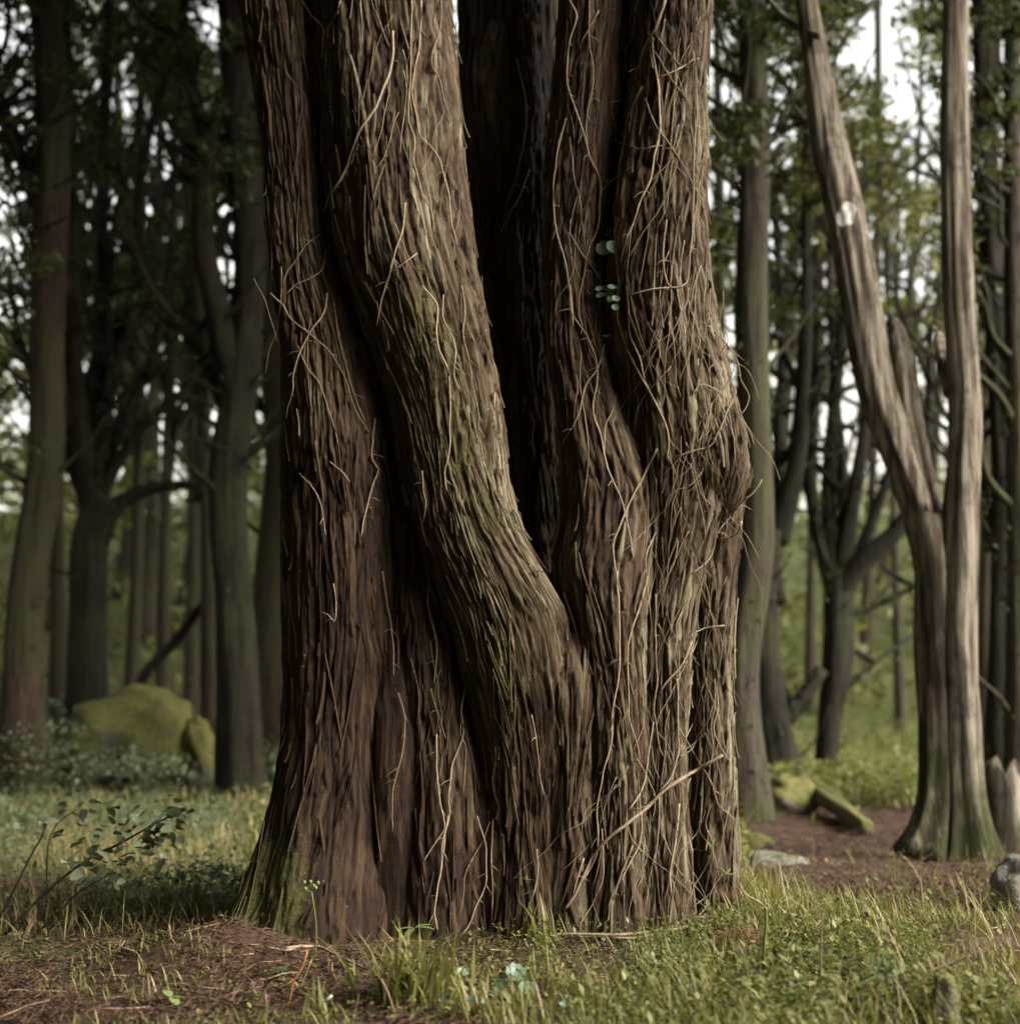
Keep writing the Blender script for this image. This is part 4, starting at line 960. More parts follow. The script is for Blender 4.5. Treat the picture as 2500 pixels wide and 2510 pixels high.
for k, (px, d, hw) in enumerate([(1880, 20, 18), (1985, 17, 14), (2078, 26, 14), (2122, 20, 14), (2164, 24, 14), (2204, 16, 12), (2258, 22, 16), (2405, 14, 20)]):
    far_tree(px, d, hw, float(rf.uniform(-90, 90)), ORD[k] + ' slender pale far trunk counted from the straight mossy trunk across the clearing', 'slender trunks across the clearing', 'far', 'crown2', True, 80 + k, 26)

# far wood that reads as one mass, on the hill
g = Geo(); r = np.random.default_rng(31)
C = []
for q in range(1500):
    d = r.uniform(24, 50); px = r.uniform(-500, 3000); py = r.uniform(-150, 1250)
    if open_sky(px, py, r): continue
    p = P(px, py, d); C.append((p.x, p.y, p.z))
leaf_cloud(g, np.array(C), r.uniform(.3, .85, len(C)), 30, .24, r, .45)
for q in range(700):
    d = r.uniform(18, 40); px = r.uniform(-300, 760); py = r.uniform(820, 1300)
    if open_sky(px, py, r): continue
    p = P(px, py, d); C.append((p.x, p.y, p.z))
leaf_cloud(g, np.array(C[-500:]), r.uniform(.25, .7, 500), 26, .20, r, .45)
C = []
for q in range(1100):
    d = r.uniform(16, 40); px = r.uniform(-300, 2800); p = P(px, 1300, d); z = float(gz(p.x, d)); C.append((p.x, d, z + r.uniform(.1, .9)))
leaf_cloud(g, np.array(C), r.uniform(.3, .8, len(C)), 16, .22, r)
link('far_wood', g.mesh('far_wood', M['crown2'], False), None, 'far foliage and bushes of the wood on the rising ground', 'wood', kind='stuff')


# unseen wood round the camera, shaped to block sky light except burr side
g = Geo(); r = np.random.default_rng(41); C = []
while len(C) < 4200:
    az = r.uniform(0, 2 * np.pi); rad = r.uniform(6, 15); x = rad * math.sin(az); y = 2 + rad * math.cos(az); z = r.uniform(.2, 14)
    ang = math.degrees(math.atan2(x, y - 2))                       # 0 = straight ahead, 90 = the burr side
    if -52 < ang < 34: continue
    if 34 < ang < 87 and z < 3 + .8 * rad: continue
    if 86 < ang < 142 and .9 + .22 * rad < z < 3 + .95 * rad: continue
    C.append((x, y, z))
for _ in range(1300):
    y = r.uniform(6, 24); x = r.uniform(-.42 * y - 2, .04 * y); C.append((x, y, .51 * y + 1.6 + r.uniform(0, 4)))
for _ in range(500):
    y = r.uniform(6, 24); x = r.uniform(.04 * y, .42 * y + 2); C.append((x, y, .51 * y + 1.6 + r.uniform(0, 4)))
for _ in range(1700):
    C.append((r.uniform(-9, 2.5), r.uniform(-7, 9), r.uniform(7.5, 11)))
leaf_cloud(g, np.array(C), r.uniform(.5, 1.1, len(C)), 14, .5, r)
for _ in range(40):
    az = math.radians(r.uniform(150, 300)); rad = r.uniform(6, 14); x = rad * math.sin(az); y = 2 + rad * math.cos(az)
    v, f = tube(np.array([[x, y, -.1], [x + r.normal(0, .2), y, 3], [x + r.normal(0, .4), y, 9]]), np.array([.22, .18, .1]), 8); g.add(v, f)
link('unseen_shade_wood', g.mesh('unseen_shade_wood', M['crown'], False), None, 'unseen foliage and trunks of the wood, added round the camera to block sky light', 'wood', kind='stuff')


# the same wood behind the great tree and past both sides of the picture
g = Geo(); gt = Geo(); r = np.random.default_rng(47); C = []
spots = [(r.uniform(830, 1640), r.uniform(7, 26), 0) for _ in range(20)] + [(r.uniform(-2300, -170), r.uniform(5, 22), 1) for _ in range(22)] + [(r.uniform(2700, 4700), r.uniform(8, 24), 1) for _ in range(14)]
for px, d, out in spots:
    x = (px - 1250) / FPX * d; z0 = float(gz(x, d)); rr = r.uniform(.09, .20); k = np.arange(9)
    q = np.stack([x + .12 * fbm(k * .7 + px, k * 0, 5, 2) * (2 if out else .8), d + .2 * fbm(k * .6, k * 0 + d, 6, 2), z0 - .1 + k * 1.5], -1)
    v, f = tube(resample(q, .3), np.linspace(rr, rr * .35, len(resample(q, .3))), 14, True, .17, int(d * 10)); gt.add(v, f, .1)
    for _ in range(26 if out else 16):
        z = z0 + r.uniform(2.2 if out else 3, 12); w_ = 1.6 if out else .25 * d / 10
        C.append((x + r.normal(0, w_), d + r.normal(0, .8), z))
        if out and r.random() < .4: v, f = tube(np.array([[x, d, z - .5], [.5 * x + .5 * C[-1][0], d, z - .1], C[-1]]), np.array([.03, .02, .006]), 5); gt.add(v, f, .1)
C = np.array([c for c in C if not (-150 < 1250 + c[0] / c[1] * FPX * 1.02 < 830 or 1640 < 1250 + c[0] / c[1] * FPX * 1.02 < 2650)])
leaf_cloud(g, C, r.uniform(.2, .45, len(C)), 42, .12, r)
C = []
for _ in range(1500):
    px = r.choice([r.uniform(-2600, -200), r.uniform(2700, 5000), r.uniform(850, 1640)]); d = r.uniform(18, 45); x = (px - 1250) / FPX * d
    C.append((x, d, float(gz(x, d)) + r.uniform(0, 9)))
leaf_cloud(g, np.array(C), r.uniform(.4, .9, len(C)), 22, .28, r, .5)
link('outer_wood', gt.mesh('outer_wood', M['grey']), None, 'continuing trunks of the wood behind and beside the great tree', 'wood', kind='stuff')
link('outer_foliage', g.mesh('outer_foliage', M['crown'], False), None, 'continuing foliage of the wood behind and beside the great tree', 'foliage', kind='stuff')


# ------------------------------------------------------------------ stones, stump, fallen wood
def rock(name, label, loc, size, mat, seed, cat='boulder', group=None, rz=0.0, ex=.82):
    n, m = 48, 28
    th = np.linspace(0, 2 * np.pi, n, endpoint=False); ph = np.linspace(0.0, np.pi, m)
    T, H = np.meshgrid(th, ph); d = np.stack([np.sin(H) * np.cos(T), np.sin(H) * np.sin(T), np.cos(H)], -1).reshape(-1, 3)
    k = np.array([1 + .30 * mnoise.noise(Vector(x) * 1.1 + Vector((seed, 0, 0))) + .12 * mnoise.noise(Vector(x) * 2.7 + Vector((0, seed, 0))) + .03 * mnoise.noise(Vector(x) * 8) for x in d])
    e = np.sign(d) * np.abs(d) ** ex
    v = e * k[:, None] * np.array(size)
    i = np.arange(m - 1)[:, None] * n; j = np.arange(n)[None]; kk = (j + 1) % n
    f = np.stack([i + j, i + n + j, i + n + kk, i + kk], -1).reshape(-1, 4)
    o = link(name, mesh(name, v, f, M[mat]), None, label, cat, group); o.location = loc; o.rotation_euler = (0, 0, rz); return o


p = P(325, 1850, 12.5)
rock('boulder', 'large round moss-covered boulder under the dark candelabra tree', P(335, 1805, 9.0), (.40, .34, .30), 'boulder', 3.3, ex=1.0)
rock('boulder', 'narrow mossy slab leaning against the large round boulder', P(470, 1850, 8.95), (.13, .24, .22), 'boulder', 8.1, rz=.3, ex=1.0)
rock('boulder', 'mossy boulder half hidden beside the dark trunk next to the great tree', (P(560, 1800, 11.5).x, 11.5, float(gz(P(560, 1800, 11.5).x, 11.5)) + .1), (.2, .25, .34), 'boulder', 5.7)
p = GP(1950, 2005); rock('stone', 'low mossy stone at the foot of the crooked dark tree', p + [0, .3, .08], (.16, .2, .12), 'mossy', 1.2, 'stone')
p = GP(1890, 2120); rock('stone', 'flat pale stone sunk in the grass beyond the great tree', p + [0, .1, -.01], (.16, .12, .045), 'stone', 6.2, 'stone')
p = GP(2500, 2230); rock('stone', 'grey stone at the picture edge beside the brown path', p + [.03, .05, .04], (.08, .1, .09), 'stone', 4.4, 'stone')
p = GP(1830, 2080); rock('stone', 'small mossy stone lying by the straight mossy trunk', p + [0, .0, .02], (.09, .08, .045), 'mossy', 2.4, 'stone')

a_, b_ = GP(1985, 1975), GP(2125, 2050)
g = Geo(); q = resample(np.array([list(a_ + [-.05, .1, .12]) + [.05], list(.5 * (a_ + b_) + [0, 0, .075]) + [.05], list(b_ + [0, 0, .03]) + [.035]]), .05)
v, f = tube(q[:, :3], q[:, 3], 22, True, .5, 4); g.add(v, f)
o = link('fallen_log', g.mesh('fallen_log', M['mossy'], True, a_), None, 'moss-covered log lying aslant from the mossy stone to the path', 'log'); o.location = a_
def branch(label, pts, d, mat, name='fallen_branch', cat='branch'):
    g = Geo(); limb_mesh(g, pts, d, 10, False, .15, 9)
    org = np.array(P(pts[0][0], pts[0][1], d)); o = link(name, g.mesh(name, M[mat], True, org), None, label, cat); o.location = org
branch('mossy dead branch propped aslant behind the boulder', [(318, 1750, 14), (345, 1660, 14), (430, 1560, 13), (500, 1480, 12), (545, 1440, 10), (600, 1400, 7)], 12.6, 'dark')

# broken stump beside the pale forked tree
sb = GP(2478, 2075); g = Geo(); n = 22; ht = .34
th = np.linspace(0, 2 * np.pi, n, endpoint=False); rows = []
rs = np.random.default_rng(3); top = ht * (0.75 + .35 * rs.random(n))
for t in np.linspace(0, 1, 9):
    rr = .115 * (1.35 - .55 * t ** .5) * (1 + .18 * np.sin(3 * th + 1) + .10 * np.sin(7 * th))
    rows.append(np.stack([rr * np.cos(th) - .03 * t, rr * np.sin(th), -.05 + (top + .05) * t], -1))
rows.append(np.stack([.4 * rr * np.cos(th) - .03, .4 * rr * np.sin(th), np.full(n, ht * .55)], -1))
v = np.concatenate(rows); i = np.arange(len(rows) - 1)[:, None] * n; j = np.arange(n)[None]; k = (j + 1) % n
g.add(v, [np.stack([i + j, i + k, i + n + k, i + n + j], -1).reshape(-1, 4), np.stack([(len(rows) - 1) * n + np.arange(1, n - 1) * 0, (len(rows) - 1) * n + np.arange(1, n - 1), (len(rows) - 1) * n + np.arange(2, n)], -1)])
o = link('stump', g.mesh('stump', M['stump'], False), None, 'pale broken stump with a ragged top beside the forked tree', 'stump'); o.location = sb


# ------------------------------------------------------------------ low growth: what nobody could count
def scatter(n, xr, dr, seed, dens):
    r = np.random.default_rng(seed)
    d = dr[0] * (dr[1] / dr[0]) ** r.random(n)                 # thins out with distance
    px = r.uniform(*xr, n); x = (px - 1250) / FPX * d * 1.03
    keep = r.random(n) < np.clip(dens(px, x, d), 0, 1)
    x, d = x[keep], d[keep]
    return x, d, gz(x, d), r


def blades(g, x, y, z, r, L0, L1, W, droop=.8, upright=.5, tint=(.45, .2)):
    n = len(x); az = r.uniform(0, 2 * np.pi, n); L = r.uniform(L0, L1, n); w = W * r.uniform(.6, 1.4, n)
    dx, dy = np.cos(az), np.sin(az); lean = r.uniform(.1, 1.0, n) * (1.2 - upright); dr = droop * r.uniform(.3, 1.3, n)
    rows = []
    for t, ww in ((0, .8), (.35, 1), (.7, .75), (1, .0)):
        h = L * (t * (1 - .25 * lean) - dr * .45 * t ** 2.4 * lean); o = L * (lean * .6 * t + dr * .5 * t * t)
        c = np.stack([x + dx * o, y + dy * o, z + h - .004], -1); s = np.stack([-dy, dx, 0 * x], -1) * (w * ww * .5)[:, None]
        rows += [c - s, c + s]
    v = np.stack(rows, 1)
    b = np.arange(n)[:, None, None] * 8 + np.array([[0, 1, 3, 2], [2, 3, 5, 4], [4, 5, 7, 6]])[None]
    g.add(v.reshape(-1, 3), b.reshape(-1, 4), np.repeat(np.clip(r.normal(*tint, n), 0, 1), 8))


def leaves(g, x, y, z, r, L0, L1, asp=.6, h0=.0, h1=.05, tilt=.5, tint=(.5, .2)):
    n = len(x); L = r.uniform(L0, L1, n); az = r.uniform(0, 2 * np.pi, n); el = r.normal(.15, tilt, n)
    a = np.stack([np.cos(az) * np.cos(el), np.sin(az) * np.cos(el), np.sin(el)], -1)
    s = np.stack([-np.sin(az), np.cos(az), r.normal(0, .3, n)], -1); s /= np.linalg.norm(s, axis=1, keepdims=True)
    u = np.cross(a, s); c = np.stack([x, y, z + r.uniform(h0, h1, n)], -1); L = L[:, None]; W = L * asp
    v = np.stack([c, c + a * L * .45 + s * W * .5 + u * L * .08, c + a * L * .5 - u * L * .0, c + a * L * .45 - s * W * .5 + u * L * .08, c + a * L - u * L * .08], 1)
    b = np.arange(n)[:, None] * 5
    f = np.concatenate([b + [[0, 1, 2, 2]], ], 0)
    tri = np.concatenate([b + [0, 1, 2], b + [0, 2, 3], b + [1, 4, 2], b + [2, 4, 3]])
    g.add(v.reshape(-1, 3), tri, np.repeat(np.clip(r.normal(*tint, n), 0, 1), 5))


def off_tree(px, d):
    """not inside the trunk"""
    return ~((px > 640) & (px < 1800) & (d > 3.42 - .20 * (px < 900)) & (d < 4.3))


patch = lambda x, y, s, k: vn(x * s + k, y * s, 70 + k)
# grass
g = Geo()
x, y, z, r = scatter(22000, (850, 2600), (2.3, 4.2), 1, lambda px, x, d: off_tree(px, d) * (.08 + 1.0 * (patch(x, d, 5, 1) > .5) * patch(x, d, 14, 2)) * np.clip((px - 1000) / 600, .04, 1))
blades(g, x, y, z, r, .025, .085, .0030, tint=(.48, .3))
x, y, z, r = scatter(16000, (-100, 760), (3.55, 9), 2, lambda px, x, d: off_tree(px, d) * greenness(x, d) * (.25 + patch(x, d, 3, 3)) * np.clip((d - 3.1) / 2.4, .08, 1))
blades(g, x, y, z, r, .03, .11, .0034, tint=(.8, .3))
x, y, z, r = scatter(9000, (1750, 2600), (3.2, 5.2), 3, lambda px, x, d: greenness(x, d) * (.2 + patch(x, d, 4, 4)))
blades(g, x, y, z, r, .05, .16, .0032, tint=(.68, .3))
x, y, z, r = scatter(30000, (-300, 2800), (7.0, 26), 4, lambda px, x, d: greenness(x, d) * (.3 + patch(x, d, 1.5, 5)))
blades(g, x, y, z, r, .05, .17, .011, tint=(.55, .3))
x, y, z, r = scatter(2500, (0, 900), (2.3, 3.6), 6, lambda px, x, d: .9 * off_tree(px, d) * (patch(x, d, 6, 6) > .53))
blades(g, x, y, z, r, .02, .06, .003, tint=(.5, .25))
link('grass', g.mesh('grass', M['grass'], True), None, 'loose grass over the forest floor', 'grass', kind='stuff')
g = Geo()
for sd, xr, dr, n in ((51, (-2300, -120), (3.2, 18), 8000), (52, (2600, 4700), (3.2, 18), 7000), (53, (650, 1800), (4.25, 8), 6000)):
    x, y, z, r = scatter(n, xr, dr, sd, lambda px, x, d: .35 + patch(x, d, 2.5, 51)); blades(g, x, y, z, r, .05, .16, .008, tint=(.6, .3))
    x, y, z, r = scatter(n, xr, dr, sd + 10, lambda px, x, d: patch(x, d, 1.8, 52)); leaves(g, x, y, z, r, .02, .05, .6, .0, .15)
link('outer_grass', g.mesh('outer_grass', M['grass'], False), None, 'rough grass and leaves behind and beside the great tree', 'grass', kind='stuff')
# leafy ground cover, yellow-green, beyond the tree's burr side
g = Geo()
x, y, z, r = scatter(85000, (1700, 2650), (2.5, 5.6), 11, lambda px, x, d: off_tree(px, d) * greenness(x, d) * (.05 + 1.3 * patch(x, d, 3.5, 8) * (patch(x, d, 9, 18) > .38)) * np.clip((px - 1650) / 250 + (d - 3.4) * .5, .15, 1))
leaves(g, x, y, z, r, .007, .022, .62, .0, .06, tint=(.45, .28))
x, y, z, r = scatter(22000, (1000, 2000), (2.3, 3.4), 12, lambda px, x, d: off_tree(px, d) * (.10 + .8 * (patch(x, d, 6, 9) > .5)) * np.clip((px - 1050) / 700, .05, 1))
leaves(g, x, y, z, r, .006, .018, .5, .0, .05)
x, y, z, r = scatter(60000, (1500, 2800), (7.2, 22), 13, lambda px, x, d: greenness(x, d) * (.25 + patch(x, d, 1.5, 10)))
leaves(g, x, y, z, r, .02, .06, .6, .0, .2, tint=(.6, .3))
link('ground_cover', g.mesh('ground_cover', M['cover'], False), None, 'small yellow-green leaves covering the ground beyond the tree', 'ground cover', kind='stuff')
# fallen twigs
g = Geo()
x, y, z, r = scatter(900, (-100, 2600), (2.3, 8.5), 23, lambda px, x, d: off_tree(px, d) * (1.1 - .7 * greenness(x, d)))
for X, Y, Z in zip(x, y, z):
    a = r.uniform(0, 6.28); L = r.uniform(.03, .14); dv = np.array([math.cos(a), math.sin(a), r.normal(0, .12)]); sd = np.array([-dv[1], dv[0], 0]); c = np.array([X, Y, Z + .008])
    v, f = tube(np.array([c, c + dv * L * .4 + sd * r.normal(0, .08) * L, c + dv * L * .7 + sd * r.normal(0, .12) * L, c + dv * L]), np.linspace(1, .5, 4) * r.uniform(.0008, .0022), 5); g.add(v, f, float(r.random()))
link('twig_litter', g.mesh('twig_litter', M['twig']), None, 'fallen twigs strewn on the bare soil and path', 'litter', kind='stuff')
# taller dry straw and weeds standing out of the cover
g = Geo()
x, y, z, r = scatter(2600, (1150, 2650), (2.4, 5.0), 21, lambda px, x, d: off_tree(px, d) * greenness(x, d) * (patch(x, d, 3, 19) > .5) * np.clip((px - 1100) / 500, .1, 1))
blades(g, x, y, z, r, .05, .16, .0020, .9, .7, (.95, .12))
x, y, z, r = scatter(1400, (-100, 760), (3.4, 6.5), 22, lambda px, x, d: .5 * off_tree(px, d) * (patch(x, d, 3, 20) > .45))
blades(g, x, y, z, r, .04, .13, .0024, .9, .8, (.95, .12))
link('dry_grass', g.mesh('dry_grass', M['grass']), None, 'pale dry straw sticking out of the low growth', 'grass', kind='stuff')
# blue-green undergrowth on the boulder side
g = Geo()
x, y, z, r = scatter(90000, (-150, 720), (3.8, 12), 14, lambda px, x, d: off_tree(px, d) * greenness(x, d) * (.06 + .95 * (patch(x, d, 2.2, 11) > .5) * patch(x, d, 5, 12)))
leaves(g, x, y, z, r, .008, .028, .6, .0, .12, tint=(.6, .3))
x, y, z, r = scatter(9000, (-150, 260), (8, 11.8), 15, lambda px, x, d: .9 * (patch(x, d, 1.2, 13) > .3))
leaves(g, x, y, z, r, .02, .05, .6, .05, .45, tint=(.6, .3))
link('undergrowth', g.mesh('undergrowth', M['blue'], False), None, 'blue-green herb undergrowth in front of the mossy boulder', 'undergrowth', kind='stuff')
# broader-leaved herbs standing in the cover
g = Geo()
x, y, z, r = scatter(420, (1250, 2650), (2.4, 5.0), 28, lambda px, x, d: off_tree(px, d) * greenness(x, d) * (patch(x, d, 3, 28) > .48) * np.clip((px - 1150) / 400, .15, 1))
k = 8; xx = np.repeat(x, k) + r.normal(0, .014, len(x) * k); yy = np.repeat(y, k) + r.normal(0, .014, len(x) * k)
leaves(g, xx, yy, gz(xx, yy), r, .012, .032, .5, .01, .06, .6, (.5, .25))
link('herbs', g.mesh('herbs', M['cover'], False), None, 'broader bright leaves of herbs standing in the low growth', 'herbs', kind='stuff')
# little weeds on the bare soil, and the rusty fibre clump by the burr side of the foot
g = Geo()
x, y, z, r = scatter(900, (-50, 1250), (2.3, 3.9), 26, lambda px, x, d: off_tree(px, d) * (patch(x, d, 2.5, 26) > .5))
k = 7; xx = np.repeat(x, k) + r.normal(0, .012, len(x) * k); yy = np.repeat(y, k) + r.normal(0, .012, len(x) * k)
leaves(g, xx, yy, gz(xx, yy), r, .005, .015, .55, .0, .022, tint=(.4, .25))
link('weeds', g.mesh('weeds', M['cover'], False), None, 'tiny green weeds dotted over the bare soil', 'weeds', kind='stuff')
g = Geo(); c = GP(1815, 2345); r = np.random.default_rng(27)
for _ in range(260):
    o = c + np.array([r.normal(0, .035), r.normal(0, .03), r.uniform(-.005, .06)]); dv = r.normal(size=3); dv[2] = -abs(dv[2]) * .8; dv *= r.uniform(.02, .05) / np.linalg.norm(dv); b = r.normal(0, .008, 3)
    v, f = tube(np.array([o, o + dv * .5 + b, o + dv]), np.array([.0010, .0008, .0004]), 3, False); g.add(v, f, float(r.random()))
o = link('root_tangle', g.mesh('root_tangle', M['rustroot'], True, c), None, 'rust-brown clump of fibrous rootlets at the burr-side foot of the great tree', 'roots', kind='stuff'); o.location = c
# needle litter and dead stalks
g = Geo()
x, y, z, r = scatter(76000, (-100, 2300), (2.25, 4.6), 16, lambda px, x, d: off_tree(px, d) * (1.05 - .55 * greenness(x, d)) * (.35 + patch(x, d, 7, 14)))
x2, y2, z2, r = scatter(16000, (1500, 2700), (4.0, 9.5), 24, lambda px, x, d: (1.02 - greenness(x, d)) * (.3 + patch(x, d, 3, 24)))
nf_ = len(x); x, y, z = np.concatenate([x, x2]), np.concatenate([y, y2]), np.concatenate([z, z2])
n = len(x); az = r.uniform(0, 2 * np.pi, n); L = r.uniform(.012, .045, n); L[nf_:] *= 1.8; el = r.normal(.12, .28, n)
a = np.stack([np.cos(az) * np.cos(el), np.sin(az) * np.cos(el), np.sin(el)], -1); s = np.stack([-np.sin(az), np.cos(az), 0 * az], -1)
c = np.stack([x, y, z + .003 + .008 * r.random(n)], -1); w = (.0004 + .0005 * r.random(n))[:, None]; bend = (r.normal(0, .12, n) * L)[:, None]
v = np.stack([c - s * w, c + s * w, c + a * L[:, None] * .5 + s * (bend - w), c + a * L[:, None] * .5 + s * (bend + w) + [0, 0, .002], c + a * L[:, None] - s * w, c + a * L[:, None] + s * w], 1)
b = np.arange(n)[:, None, None] * 6 + np.array([[0, 1, 3, 2], [2, 3, 5, 4]])[None]
g.add(v.reshape(-1, 3), b.reshape(-1, 4), np.repeat(r.random(n), 6))
link('needle_litter', g.mesh('needle_litter', M['needles']), None, 'brown needle litter on the soil round the tree foot', 'litter', kind='stuff')


# ------------------------------------------------------------------ plants one can point at
def leaf_mesh(L, W, curl=.25, cup=.12, n=6, point=1.0):
    """one leaf along +x from the origin, folded along its midrib"""
    rows = []
    for t in np.linspace(0, 1, n):
        w = W * .5 * (math.sin(math.pi * t ** .8) ** .8 if 0 < t < 1 else 0.02)
        zc = -curl * L * t * t; rows += [(L * t, -w, zc + cup * w), (L * t, 0, zc), (L * t, w, zc + cup * w)]
    f = []
    for i in range(n - 1):
        b = i * 3; f += [(b, b + 1, b + 4, b + 3), (b + 1, b + 2, b + 5, b + 4)]
    return np.array(rows), np.array(f)


def place(v, az, el, roll, at):
    ca, sa, ce, se, cr, sr = math.cos(az), math.sin(az), math.cos(el), math.sin(el), math.cos(roll), math.sin(roll)
    Rx = np.array([[1, 0, 0], [0, cr, -sr], [0, sr, cr]]); Ry = np.array([[ce, 0, -se], [0, 1, 0], [se, 0, ce]]); Rz = np.array([[ca, -sa, 0], [sa, ca, 0], [0, 0, 1]])
    return v @ (Rz @ Ry @ Rx).T + np.asarray(at)


def add_leaf(parent, mat, L, W, az, el, roll, at, tint=.5, curl=.25, cup=.15, name='leaf'):
    v, f = leaf_mesh(L, W, curl, cup); g = Geo(); g.add(place(v, az, el, roll, at), f, tint)
    return link(name, g.mesh(name, M[mat]), parent)


def add_stem(parent, mat, pts, r, name='stem', tint=.5):
    g = Geo(); v, f = tube(resample(np.array(pts, float), .02) if len(pts) > 2 else np.array(pts, float), r, 6); g.add(v, f, tint)
    return link(name, g.mesh(name, M[mat]), parent)


def disc_leaf(R, cup, scal=9, depth=.04):
    """round scalloped leaf dished in the middle, facing +z"""
    rows = [(0, 0, -cup * R)]; n = 36
    for q in (.25, .5, .75, .92, 1.0):
        for a in np.linspace(0, 2 * np.pi, n, endpoint=False):
            rr = R * q * (1 + depth * math.cos(scal * a) * q); rows.append((rr * math.cos(a), rr * math.sin(a), R * (cup * (q ** 1.5 - 1) - .18 * max(0, q - .8)) + .03 * R * q * math.cos(scal * a)))
    tri = np.array([(0, 1 + j, 1 + (j + 1) % n) for j in range(n)])
    f = np.array([(1 + k * n + j, 1 + (k + 1) * n + j, 1 + (k + 1) * n + (j + 1) % n, 1 + k * n + (j + 1) % n) for k in range(4) for j in range(n)])
    return np.array(rows, float), [tri, f]


def face_to(v, nrm, spin=0.0):
    q = Vector(nrm).normalized().to_track_quat('Z', 'Y').to_matrix(); R = np.array(q)
    c, s = math.cos(spin), math.sin(spin); v = v @ np.array([[c, -s, 0], [s, c, 0], [0, 0, 1]]).T
    return v @ R.T


def pennywort(label, spots, group=None, trunk=True, cat='plant'):
    """spots: (px, py, radius in px, normal, tint)"""
    loc = None; root = None
    for (px, py, rp, nrm, tint) in spots:
        if trunk: h, n = on_tree(px, py, .034); c = np.array(h); rp = rp * 1.2; base = c + np.array([0, .03, -.015])
        else: c = GP(px, py + 30) + np.array([0, 0, .035]); base = c + np.array([.005, .01, -.05])
        if root is None: root = thing('pennywort', label, cat, c, group); loc = c
        R = rp / FPX * c[1]
        v, f = disc_leaf(R, .35); g = Geo(); g.add(face_to(v, nrm, px) + (c - loc), f, np.clip(tint - .5 * 0, 0, 1))
        link('leaf', g.mesh('leaf', M['penny']), root)
        cc = c - loc - np.array(Vector(nrm).normalized()) * R * .34
        add_stem(root, 'stem', [base - loc, .5 * (base - loc + cc) + [0, -.006, -.004], cc], .0011, 'stalk')
    return root


pennywort('pair of large round pennywort leaves in the seam below a single one', [(1482, 606, 19, (-.2, -1, .35), .5), (1503, 604, 15, (.3, -1, .3), .3)])
pennywort('single round pennywort leaf hanging above the pair in the seam', [(1498, 569, 16, (.1, -1, .55), .6)])
pennywort('cluster of tiny round pennywort leaves in the seam', [(1468, 706, 8, (-.2, -1, .7), .9), (1485, 705, 8, (0, -1, .6), .8), (1500, 703, 9, (.2, -1, .6), .7), (1470, 722, 8, (-.3, -1, .6), .9),
          (1482, 722, 7, (0, -1, .6), .9), (1495, 715, 8, (.2, -1, .6), .5), (1497, 731, 9, (0, -1, .5), .9), (1510, 730, 9, (.2, -1, .7), .8), (1492, 736, 7, (0, -1, .5), .7), (1508, 752, 8, (.2, -1, .4), .8), (1505, 703, 6, (.2, -1, .9), .9)])
pennywort('single tiny pennywort leaf under the cluster in the seam', [(1487, 822, 9, (0, -.6, 1), .7)])
pennywort('single tiny pennywort leaf beside the dark hollow', [(1525, 283, 8, (0, -.7, 1), .9)])
pennywort('large cupped pennywort leaf facing up in the grass', [(1293, 2440, 21, (0.1, -.75, 1), .75)], trunk=False)
pennywort('folded pennywort leaves leaning behind the cupped one', [(1226, 2440, 22, (-.7, -.6, .8), .3), (1266, 2400, 26, (.2, -.5, .6), .6)], trunk=False)
pennywort('lone pale pennywort leaf in the grass nearest the wedge-shaped stem', [(1135, 2398, 14, (.4, -.6, 1), .8)], trunk=False)
pennywort('small grey-green pennywort leaves at the lower edge of the grass clump', [(1150, 2472, 17, (-.2, -.3, 1), .2), (1190, 2475, 15, (.3, -.4, 1), .3), (1095, 2462, 14, (-.5, -.5, 1), .4)], trunk=False)
pennywort('small pale pennywort leaf at the picture bottom right of the grass clump', [(1395, 2465, 9, (.1, -.6, 1), .8), (1380, 2485, 9, (.3, -.5, 1), .7)], trunk=False)
pennywort('single round leaf low in the yellow-green cover below the tangled roots', [(1718, 2388, 12, (.2, -.8, .7), .8)], trunk=False)


def seedling(label, px, py, hpx, lv, mat='bright', name='seedling', cat='plant', on=False):
    """lv: (azimuth deg, elevation, length px, width px)"""
    b = GP(px, py) if not on else np.array(on_tree(px, py, .004)[0])
    root = thing(name, label, cat, b); k = b[1] / FPX; tip = np.array([0.003, -.004 if not on else -.012, hpx * k])
    add_stem(root, 'stem', [np.array([0, 0, -.005]), tip * .5 + [.003, 0, 0], tip], .0013)
    for q, (az, el, L, W) in enumerate(lv): add_leaf(root, mat, L * k, W * k, math.radians(az), el, 0, tip, .35 + .4 * ((q * 37) % 10) / 10)
    return root


seedling('bright yellow-green four-leaved seedling at the foot of the seam', 1012, 2330, 52, [(185, .12, 42, 22), (230, -.35, 40, 22), (340, .22, 52, 24), (20, .35, 46, 22)])
seedling('pale green four-leaved seedling alone on the bare soil', 415, 2478, 32, [(170, .05, 44, 20), (130, .5, 40, 24), (320, -.3, 34, 26), (10, .1, 34, 16)])
seedling('tiny two-leaved sprig on the brown rib under the cleft', 1287, 2168, 12, [(170, .5, 18, 5), (10, .15, 20, 6), (80, 1.2, 12, 4)], 'bright', on=True)
seedling('star-shaped lance-leaved plant clinging to the lit lower edge of the tree', 1778, 2160, 16, [(200, .5, 34, 7), (160, .9, 30, 6), (20, .25, 38, 8), (330, .1, 36, 8), (60, .8, 26, 6)], 'bright', on=True)
seedling('upright pale shoot beside the dark ivy on the lower fold', 1742, 2120, 40, [(150, 1.0, 26, 6), (60, 1.1, 30, 7), (20, .8, 22, 6)], 'bright', on=True)
